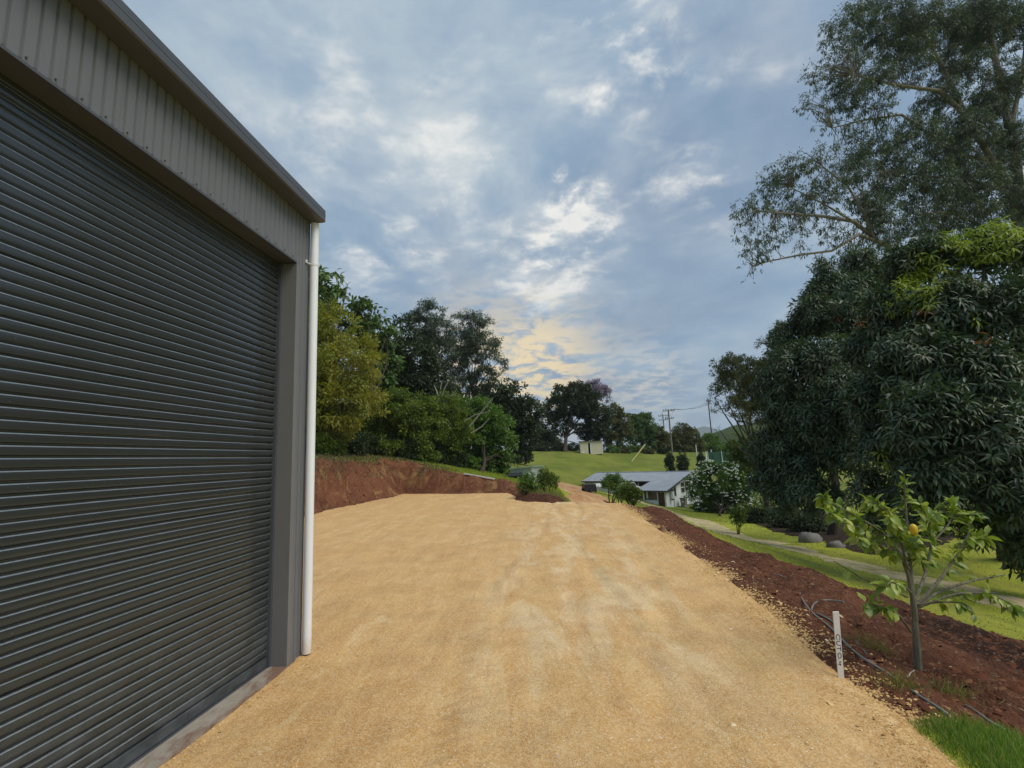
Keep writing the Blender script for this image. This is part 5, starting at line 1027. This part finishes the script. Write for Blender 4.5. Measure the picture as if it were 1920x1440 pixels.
for pl, r0, r1, y0, y1 in br:
    p = np.array([P(x, y, LY + y0 + (y1 - y0) * i / (len(pl) - 1)) for i, (x, y) in enumerate(pl)]); t = np.linspace(0, len(pl) - 1, 3 * len(pl)); ps = np.stack([np.interp(t, np.arange(len(pl)), p[:, k]) for k in range(3)], 1)
    ps[1:-1] = (ps[:-2] + 2 * ps[1:-1] + ps[2:]) / 4
    mb.tube(ps, np.linspace(r0, r1, len(ps)), 8); tips.append(ps)
mb.build('trunk', M['bark_lemon'], lem, smooth=True)
def lemon_leaf(seed):
    r = np.random.default_rng(seed); nx, ny = 6, 3; V = []; curl = r.uniform(.25, 1.15); cup = r.uniform(.2, .7); wave = r.uniform(0, .06); L = 1.0
    for i in range(nx + 1):
        t = i / nx; w = .27 * math.sin(math.pi * min(1, t * .96 + .02) ** .85) + .005; a = curl * t; x = math.sin(a) / max(curl, .01) if curl > .01 else t; z = -(1 - math.cos(a)) / max(curl, .01)
        for j in range(-1, 2): V.append((x, j * w, z + abs(j) * cup * w * .8 + wave * math.sin(9 * t + j)))
    me = bpy.data.meshes.new('leaf'); me.from_pydata(V, [], [(3 * i + j, 3 * i + j + 1, 3 * i + j + 4, 3 * i + j + 3) for i in range(nx) for j in range(2)])
    a = me.attributes.new('tint', 'FLOAT', 'FACE'); a.data.foreach_set('value', np.full(nx * 2, r.random(), np.float32)); me.polygons.foreach_set('use_smooth', [True] * nx * 2); me.materials.append(M['l_lemon']); return me
lm = [lemon_leaf(900 + k) for k in range(12)]
dens = [0, 78, 64, 78, 78, 7, 50, 50, 3, 18, 54, 52, 56, 56, 44, 34, 34, 54, 22]; lv = []
for bi, nl in enumerate(dens):
    ps = tips[bi]
    for k in range(nl):
        f = rnd.uniform(.28, 1.0) if bi != 2 else rnd.uniform(.22, 1.0); i = min(len(ps) - 2, int(f * (len(ps) - 1))); a = ps[i] + (ps[i + 1] - ps[i]) * rnd.random(); tg = unit(ps[i + 1] - ps[i])
        d = unit(tg * .5 + rnd.normal(size=3) * .75 + np.array([0, 0, -.45])); up = unit(np.array([0, 0, 1.0]) + rnd.normal(size=3) * .5); si = unit(np.cross(up, d)); ui = np.cross(d, si); Lk = .112 * rnd.uniform(.55, 1.2) * (.75 if bi == 2 and f > .75 else 1)
        p = a + d * .012; lv.append((float(np.linalg.norm(p - EYEP)) - Lk * 4, d, si, ui, Lk, p))
lv.sort(key=lambda q: q[0]); rest = lv[300:]
for _, d, si, ui, Lk, p in lv[:300]:
        o = link('leaf', lm[rnd.integers(12)], lem)
        o.matrix_basis = Matrix([[d[0] * Lk, si[0] * Lk, ui[0] * Lk, p[0]], [d[1] * Lk, si[1] * Lk, ui[1] * Lk, p[1]], [d[2] * Lk, si[2] * Lk, ui[2] * Lk, p[2]], [0, 0, 0, 1]])
o = link('foliage', leaves_mesh('foliage', np.array([q[5] for q in rest]), np.array([q[1] for q in rest]), np.array([q[3] for q in rest]), np.array([q[4] for q in rest]), np.array([q[4] for q in rest]) * .5, rnd.random(len(rest)), T_BENT), lem, M['l_lemon']); o['kind'] = 'stuff'
lp = P(1713, 993, LY - .42); mb = MB(); t = np.linspace(-1, 1, 12); mb.tube([lp + np.array([.008, 0, 1]) * .052 * q for q in t], [max(.004, .034 * (1 - abs(q) ** 2.4) ** .5 + (.004 if q < -.9 else 0)) for q in t], 14); mb.build('lemon', M['lemon'], lem, smooth=True)

# ------------------------------------------------------------------ survey stake with its hand written mark
sb_ = G(1578, 1283, -.04); sY = sb_[1]; st_ = P(1567, 1147, sY + .02); ax_z = unit(st_ - sb_); LS = np.linalg.norm(st_ - sb_)
tocam = unit(EYEP - sb_); ax_x = unit(np.cross(ax_z, np.array([.35, .94, 0]))); ax_x = ax_x if ax_x[0] > 0 else -ax_x; ax_y = np.cross(ax_z, ax_x)
stk = empty('survey_stake', sb_, 'white timber survey stake with black handwriting at the gravel edge', 'stake')
mb = MB(); hw_, ht = .0235, .0115
base = [sb_ - ax_z * .20 + ax_x * sx * .004 + ax_y * sy * .004 for sx, sy in ((-1, -1), (1, -1), (1, 1), (-1, 1))]; low = [sb_ - ax_z * .02 + ax_x * sx * hw_ * .94 + ax_y * sy * ht for sx, sy in ((-1, -1), (1, -1), (1, 1), (-1, 1))]
top = [st_ + ax_x * sx * hw_ + ax_y * sy * ht + ax_z * (.004 * sx) for sx, sy in ((-1, -1), (1, -1), (1, 1), (-1, 1))]
V = base + low + top; mb.add(V, [(3, 2, 1, 0), (8, 9, 10, 11)] + [(4 * l + k, 4 * l + (k + 1) % 4, 4 * (l + 1) + (k + 1) % 4, 4 * (l + 1) + k) for l in (0, 1) for k in range(4)]); mb.build('post', M['stake'], stk)
# strokes: letters read downwards, u along the stake from the top, v across it (left is the letter's foot)
nrm_f = ax_y if (ax_y @ tocam) > 0 else -ax_y; rgt = ax_x
def ink(name, strokes):
    mb = MB()
    for s_ in strokes:
        for (u0, v0), (u1, v1) in zip(s_[:-1], s_[1:]):
            a = st_ - ax_z * LS * u0 + rgt * v0 * hw_ + nrm_f * (ht + .0006); b = st_ - ax_z * LS * u1 + rgt * v1 * hw_ + nrm_f * (ht + .0006); mb.bar(a, b + (b - a) * .12, .0056, .0009, up=nrm_f)
    return mb.build(name, M['ink'], stk)
arc = lambda u, v, ru, rv, a0, a1, n=9: [(u + ru * math.cos(a), v + rv * math.sin(a)) for a in np.linspace(a0, a1, n)]
ink('letter', [arc(.355, .0, .042, .62, math.radians(35), math.radians(325))])                         # C
ink('letter', [[(.405, .62), (.408, -.25)] + arc(.435, -.25, .027, .4, math.pi, 2 * math.pi, 6) + [(.463, .62)]])  # U
ink('letter', [[(.478, .62), (.535, .55)], [(.506, .60), (.510, -.62)]])                                # T
ink('digit', [arc(.605, .0, .036, .55, 0, 2 * math.pi, 13)])                                           # 0
ink('point', [[(.655, -.42), (.662, -.45)]])
ink('digit', [[(.690, .5), (.688, -.12), (.738, -.05)], [(.722, .35), (.726, -.62)]])                    # 4

# ------------------------------------------------------------------ hoses on the red soil
def verge_z(x, y):
    s = sd_verge(x, y); return float(zg(x, y) + np.clip(s * .18, -.06, .05) + verge_relief(x, y) * sstep(s, -.05, .35))
def vp(px, py, lift):
    q = gp(px, py); 
    for _ in range(4):
        z = verge_z(q[0], q[1]); d = ray(px, py); t = (z - EYE) / d[2]; q = EYEP + d * t
    return np.array([q[0], q[1], verge_z(q[0], q[1]) + lift])
def hose(pl, r, label, lift=None):
    p = np.array([vp(x, y, r * 1.6 if lift is None else lift) for x, y in pl]); t = np.linspace(0, len(p) - 1, 6 * len(p)); ps = np.stack([np.interp(t, np.arange(len(p)), p[:, k]) for k in range(3)], 1)
    for _ in range(14): ps[1:-1] = (ps[:-2] + 2 * ps[1:-1] + ps[2:]) / 4
    ps[0, 2] -= .05; ps[-1, 2] -= .05
    mb = MB(); mb.tube(ps, r, 8); return tag(mb.build('irrigation_hose', M['hose'], smooth=True), label, 'hose', 'irrigation hoses on the red soil')
hose([(1499, 1110), (1506, 1130), (1525, 1155), (1550, 1173), (1564, 1185), (1590, 1215), (1620, 1240), (1655, 1260), (1680, 1277)], .011, 'grey hose running behind the stake towards the lemon tree')
hose([(1585, 1131), (1555, 1126), (1530, 1128), (1518, 1142), (1532, 1153), (1555, 1163), (1575, 1180)], .011, 'grey hose looping back above the stake')
hose([(1708, 1297), (1728, 1312), (1752, 1326), (1780, 1345)], .011, 'short grey hose coming out of the soil above the grass')
hose([(1808, 1324), (1835, 1340), (1858, 1358), (1885, 1372), (1900, 1382)], .009, 'pale thin hose at the right edge of the red soil')
hose([(1602, 1201), (1625, 1228), (1650, 1257)], .006, 'thin dark hose beside the trunk of the lemon tree')
# boulders and a log under the mangoes
def boulder(px, py, rx, rz, label, seed):
    b = gp(px, py); rnd = np.random.default_rng(seed); V = []; n, m = 18, 10
    for i in range(m + 1):
        th = math.pi * i / m
        for k in range(n):
            a = 2 * math.pi * k / n; q = np.array([math.sin(th) * math.cos(a), math.sin(th) * math.sin(a) * .8, math.cos(th)]); s = 1 + .42 * float(fbm(q[0] * 2 + seed, q[1] * 2 + q[2] * 1.7, 1.0, 3, seed)); V.append(b + q * np.array([rx, rx, rz]) * s)
    me = bpy.data.meshes.new('boulder'); me.from_pydata([tuple(v) for v in V], [], [(i * n + k, (i + 1) * n + k, (i + 1) * n + (k + 1) % n, i * n + (k + 1) % n) for i in range(m) for k in range(n)])
    me.polygons.foreach_set('use_smooth', [True] * len(me.polygons)); tag(link('boulder', me, None, M['rock']), label, 'boulder', 'boulders under the mangoes')
boulder(1520, 1016, .55, .50, 'rounded grey boulder under the mango beside its trunk', 3)
boulder(1569, 1026, .38, .26, 'smaller dark boulder right of the rounded grey one', 8)
boulder(1690, 1040, .30, .20, 'low flat stone in shade behind the lemon tree', 12)

# ------------------------------------------------------------------ loose gravel, clods, grass, litter
T_STONE = (np.array([(1, 0, 0), (.2, .9, .1), (-.8, .45, 0), (-.7, -.6, .05), (.3, -.9, 0), (.15, .1, .75), (-.3, -.1, .65)]), [(0, 1, 5), (1, 2, 6, 5), (2, 3, 6), (3, 4, 5, 6), (4, 0, 5)])
def stones(name, x, y, z, size, tint, m, seed):
    rnd = np.random.default_rng(seed); n = len(x); tv, tf = T_STONE; a = rnd.random(n) * 6.28; asp = rnd.uniform(.55, 1.0, n); hh = rnd.uniform(.5, 1.0, n); tl = rnd.normal(size=(n, 2)) * .25
    jit = 1 + rnd.normal(size=(n, len(tv))) * .16; vx = tv[None, :, 0] * jit; vy = tv[None, :, 1] * jit * asp[:, None]; vz = tv[None, :, 2] * hh[:, None] + vx * tl[:, :1] + vy * tl[:, 1:]
    X = (vx * np.cos(a)[:, None] - vy * np.sin(a)[:, None]) * size[:, None] + x[:, None]; Y = (vx * np.sin(a)[:, None] + vy * np.cos(a)[:, None]) * size[:, None] + y[:, None]; Z = vz * size[:, None] * .9 + z[:, None] - size[:, None] * .12
    o = link(name, fast_mesh(name, np.stack([X, Y, Z], -1), tf, n, len(tv), tint), None, m); o['kind'] = 'stuff'; return o
def pad_z(x, y):
    s = sd_pad(x, y); return zg(x, y) + np.clip(s * .18, -.06, .035) + (ruts(x, y) + lug(x, y) + .05 * fbm(x, y, .45, 3, 3) + .022 * fbm(x, y, 2.5, 4, 4)) * sstep(s, -.05, .35)
rnd = np.random.default_rng(607)
_ed = np.array([G(a, b)[:2] for a, b in ((1840, 1480), (1800, 1440), (1680, 1332), (1560, 1250), (1470, 1168), (1400, 1110), (1290, 1030), (1200, 967), (1163, 944))])
_ln = np.concatenate([[0], np.cumsum(np.linalg.norm(np.diff(_ed, axis=0), axis=1))]); q = _ln[-1] * rnd.random(40000) ** 1.5
x = np.interp(q, _ln, _ed[:, 0]) + np.where(rnd.random(40000) < .55, rnd.normal(-.10, .16, 40000), rnd.exponential(.13, 40000) - .1); y = np.interp(q, _ln, _ed[:, 1]); y = y + rnd.normal(0, .03, 40000)
k = fbm(x, y, 1.4, 3, 92) + .28 > rnd.random(40000) * .8; x, y = x[k], y[k]; s = sd_pad(x, y)
zz = np.where(s > .10, pad_z(x, y), np.array([max(verge_z(a, b), float(c)) for a, b, c in zip(x, y, pad_z(x, y))]))
stones('edge_gravel', x, y, zz, (.006 + .016 * rnd.random(len(x)) ** 2.6) * (1 + .03 * y), np.clip(rnd.normal(.34, .17, len(x)), 0, 1), M['stone'], 11)
rnd = np.random.default_rng(608); n_ = 2600
q = np.where(rnd.random(n_) < .3, rnd.normal(.38, .22, n_), rnd.uniform(-4.6, .3, n_)); of = .03 + rnd.exponential(.07, n_) * np.where(np.abs(q - .35) < .4, 2.4, 1.0)
pp = J0 + np.outer(q, WD) + np.outer(of, ND); k = fbm(pp[:, 0], pp[:, 1], 2.2, 3, 94) + .30 > rnd.random(n_) * .7; pp = pp[k]
stones('slab_rubble', pp[:, 0], pp[:, 1], pad_z(pp[:, 0], pp[:, 1]), .006 + .016 * rnd.random(len(pp)) ** 2.4, np.clip(rnd.normal(.36, .17, len(pp)), 0, 1), M['stone'], 12)
rnd = np.random.default_rng(606)
y = 1.6 + 20 * rnd.random(60000) ** 2.0; x = rnd.uniform(-3.2, 4.6, 60000); big = 1 + 1.6 * (rnd.random(60000) < .06); s = sd_pad(x, y)
edge = np.exp(-np.abs(s - .08) / np.where(s > .08, .40, .10)); pr = .06 + .3 * edge + .7 * np.exp(-np.hypot(x + 2.35, y - 5.5) / .35) + 1.3 * np.exp(-np.abs((x + 2.44) - .098 * (y - 5)) / .10) * (y < 5.9)
keep = (rnd.random(60000) < pr * (.5 + 1.0 * (fbm(x, y, .8, 3, 91) + .5))) & (s > -.35); off = (np.stack([x, y, 0 * x], 1) - J0) @ ND
keep &= (off > .03) | (y > 6.2); x, y, s, big = x[keep], y[keep], s[keep], big[keep]; e = np.exp(-np.abs(s - .05) / .45)
zz = np.where(s > .0, pad_z(x, y), np.array([max(verge_z(a, b), float(c)) for a, b, c in zip(x, y, pad_z(x, y))]))
stones('loose_gravel', x, y, zz, (.0045 + .009 * rnd.random(len(x)) ** 2.4) * (1 + 1.5 * e) * big, np.clip(rnd.normal(.45, .17, len(x)), 0, 1), M['stone'], 1)
x = rnd.uniform(2.4, 10, 34000); y = 2.2 + 19 * rnd.random(34000) ** 1.7; s = sd_verge(x, y); k = (s > .02) & (pad_sd(x, y) < .0) & (rnd.random(34000) < .35 + 1.2 * (fbm(x, y, .9, 3, 93) + .2)); x, y = x[k], y[k]
zz = np.array([verge_z(a, b) for a, b in zip(x, y)]); t = rnd.random(len(x)) * .92; t[rnd.random(len(x)) < .008] = 1.0
stones('soil_clods', x, y, zz, .009 + .048 * rnd.random(len(x)) ** 3.2, t, M['clod'], 2)
q = rnd.uniform(-9.5, 2.5, 9000); r_ = rnd.uniform(14, 31, 9000); s = sd_bank(q, r_); k = s > .0; q, r_ = q[k], r_[k]
zz = zg(q, r_) + np.clip(sd_bank(q, r_) * .18, -.06, .05) + bank_relief(q, r_) * sstep(sd_bank(q, r_), -.05, .35)
stones('bank_clods', q, r_, zz, .02 + .09 * rnd.random(len(q)) ** 3, rnd.random(len(q)) * .93, M['clod'], 3)
def blades(name, x, y, z, h, w, m, seed, lean=.45, tint=None):
    rnd = np.random.default_rng(seed); n = len(x); a = rnd.random(n) * 6.283; l = rnd.normal(size=n) * lean; d = np.stack([np.cos(a) * l, np.sin(a) * l, np.ones(n)], 1)
    c = np.stack([x, y, z - .01], 1); nr = np.stack([np.cos(a + 1.57), np.sin(a + 1.57), .3 + 0 * a], 1)
    tpl = (np.array([(0, .5, 0), (0, -.5, 0), (.55, .38, .03), (.55, -.38, .03), (1, 0, -.10)]), [(0, 1, 3, 2), (2, 3, 4)])
    o = link(name, leaves_mesh(name, c, d, nr, h, w, rnd.random(n) if tint is None else tint, tpl), None, m); o['kind'] = 'stuff'; return o
# tall grass in the near right corner
GP = [gp(x_, y_)[:2] for x_, y_ in ((1678, 1330), (1720, 1336), (1790, 1350), (1860, 1372), (1925, 1392))] + [np.array([4.6, 2.1]), np.array([4.2, 1.0]), np.array([2.3, .8])] + [G(1800, 1440)[:2] + np.array([.05, 0])]
x = rnd.uniform(2.2, 4.8, 60000); y = rnd.uniform(.8, 4.0, 60000); s = poly_sd(x, y, GP) + .10 * fbm(x, y, 4, 3, 97) + .10; k = (s > 0) & (pad_sd(x, y) < .02) & (rnd.random(60000) < .12 + s * 3.5); x, y, s = x[k], y[k], s[k]
blades('corner_grass', x, y, zg(x, y), (.05 + .085 * rnd.random(len(x))) * np.clip(.5 + s * 3, .5, 1.15), .006, M['l_grass'], 4, .5)
# mown lawn between the soil and the house
x = rnd.uniform(3, 24, 30000); y = 6 + 44 * rnd.random(30000) ** 1.25; cv = np.maximum.reduce([sd_verge(x, y), sd_track(x, y) * .9 - .05, pad_sd(x, y), sd_drive(x, y)])
v = np.stack([x, y, 0 * x - 1.5], 1) - EYEP; px = 960 + F_PX * (v @ RT) / (v @ FW); k = (cv < -.0) & (px < 1990) & (sd_shade(x, y) < .2); x, y = x[k], y[k]
blades('mown_grass', x, y, zg(x, y), .03 + .05 * rnd.random(len(x)), .012 + .0006 * y, M['l_lawn'], 5, 1.3)
# ragged grass at the lip of the cut bank and dry growth under the left trees
x = rnd.uniform(-12, 3, 60000); y = rnd.uniform(15, 44, 60000); d = -pad_sd(x, y); s = sd_bank(x, y); k = (s < .03) & (d > .8) & (sd_drive(x, y) < 0) & (rnd.random(60000) < np.clip(1.25 - d * .06, .25, 1)); x, y = x[k], y[k]
blades('bank_grass', x, y, zg(x, y), .08 + .14 * rnd.random(len(x)), .03, M['l_lawn'], 6, .6)
x = rnd.uniform(-14, -3.5, 30000); y = rnd.uniform(15, 36, 30000); d = -pad_sd(x, y); k = (d > .7) & (d < 3.6) & (rnd.random(30000) < sstep(-x, 3.6, 6.5)); x, y = x[k], y[k]
blades('dry_litter', x, y, zg(x, y), .10 + .22 * rnd.random(len(x)), .05, M['l_litter'], 7, 1.3)
x = rnd.uniform(0.6, 3.4, 9000); y = rnd.uniform(18, 32, 9000); cx = .5 + .045 * y; k = (np.abs(x - cx) < 1.0) & (pad_sd(x, y) < -.05) & (sd_drive(x, y) < .3); x, y = x[k], y[k]
blades('mound_grass', x, y, np.array([mound_z(a, b) for a, b in zip(x, y)]), .10 + .16 * rnd.random(len(x)), .018, M['l_dry'], 8, .6)
# dry tufts on the soil
x = np.concatenate([rnd.normal(a, .10, 160) for a in (vp(1690, 1285, 0)[0], vp(1790, 1302, 0)[0], vp(1640, 1215, 0)[0])]); y = np.concatenate([rnd.normal(a, .09, 160) for a in (vp(1690, 1285, 0)[1], vp(1790, 1302, 0)[1], vp(1640, 1215, 0)[1])])
blades('dry_tufts', x, y, np.array([verge_z(a, b) for a, b in zip(x, y)]), .06 + .12 * rnd.random(len(x)), .006, M['l_dry'], 9, 1.2)
for (xa, ya, xb, yb), l in zip(((1451, 1078, 1476, 1088), (1702, 1275, 1716, 1262), (1662, 1168, 1690, 1172)), ('pale stick lying on the red soil up the slope from the hoses', 'short twig on the soil at the foot of the lemon tree', 'thin curved twig on dark soil left of the lemon trunk')):
    a, b = vp(xa, ya, .02), vp(xb, yb, .035); mb = MB(); mb.tube([a, (a + b) / 2 + ZD * .012, b], [.006, .005, .003], 6); tag(mb.build('stick', M['dead']), l, 'stick', 'sticks on the red soil')
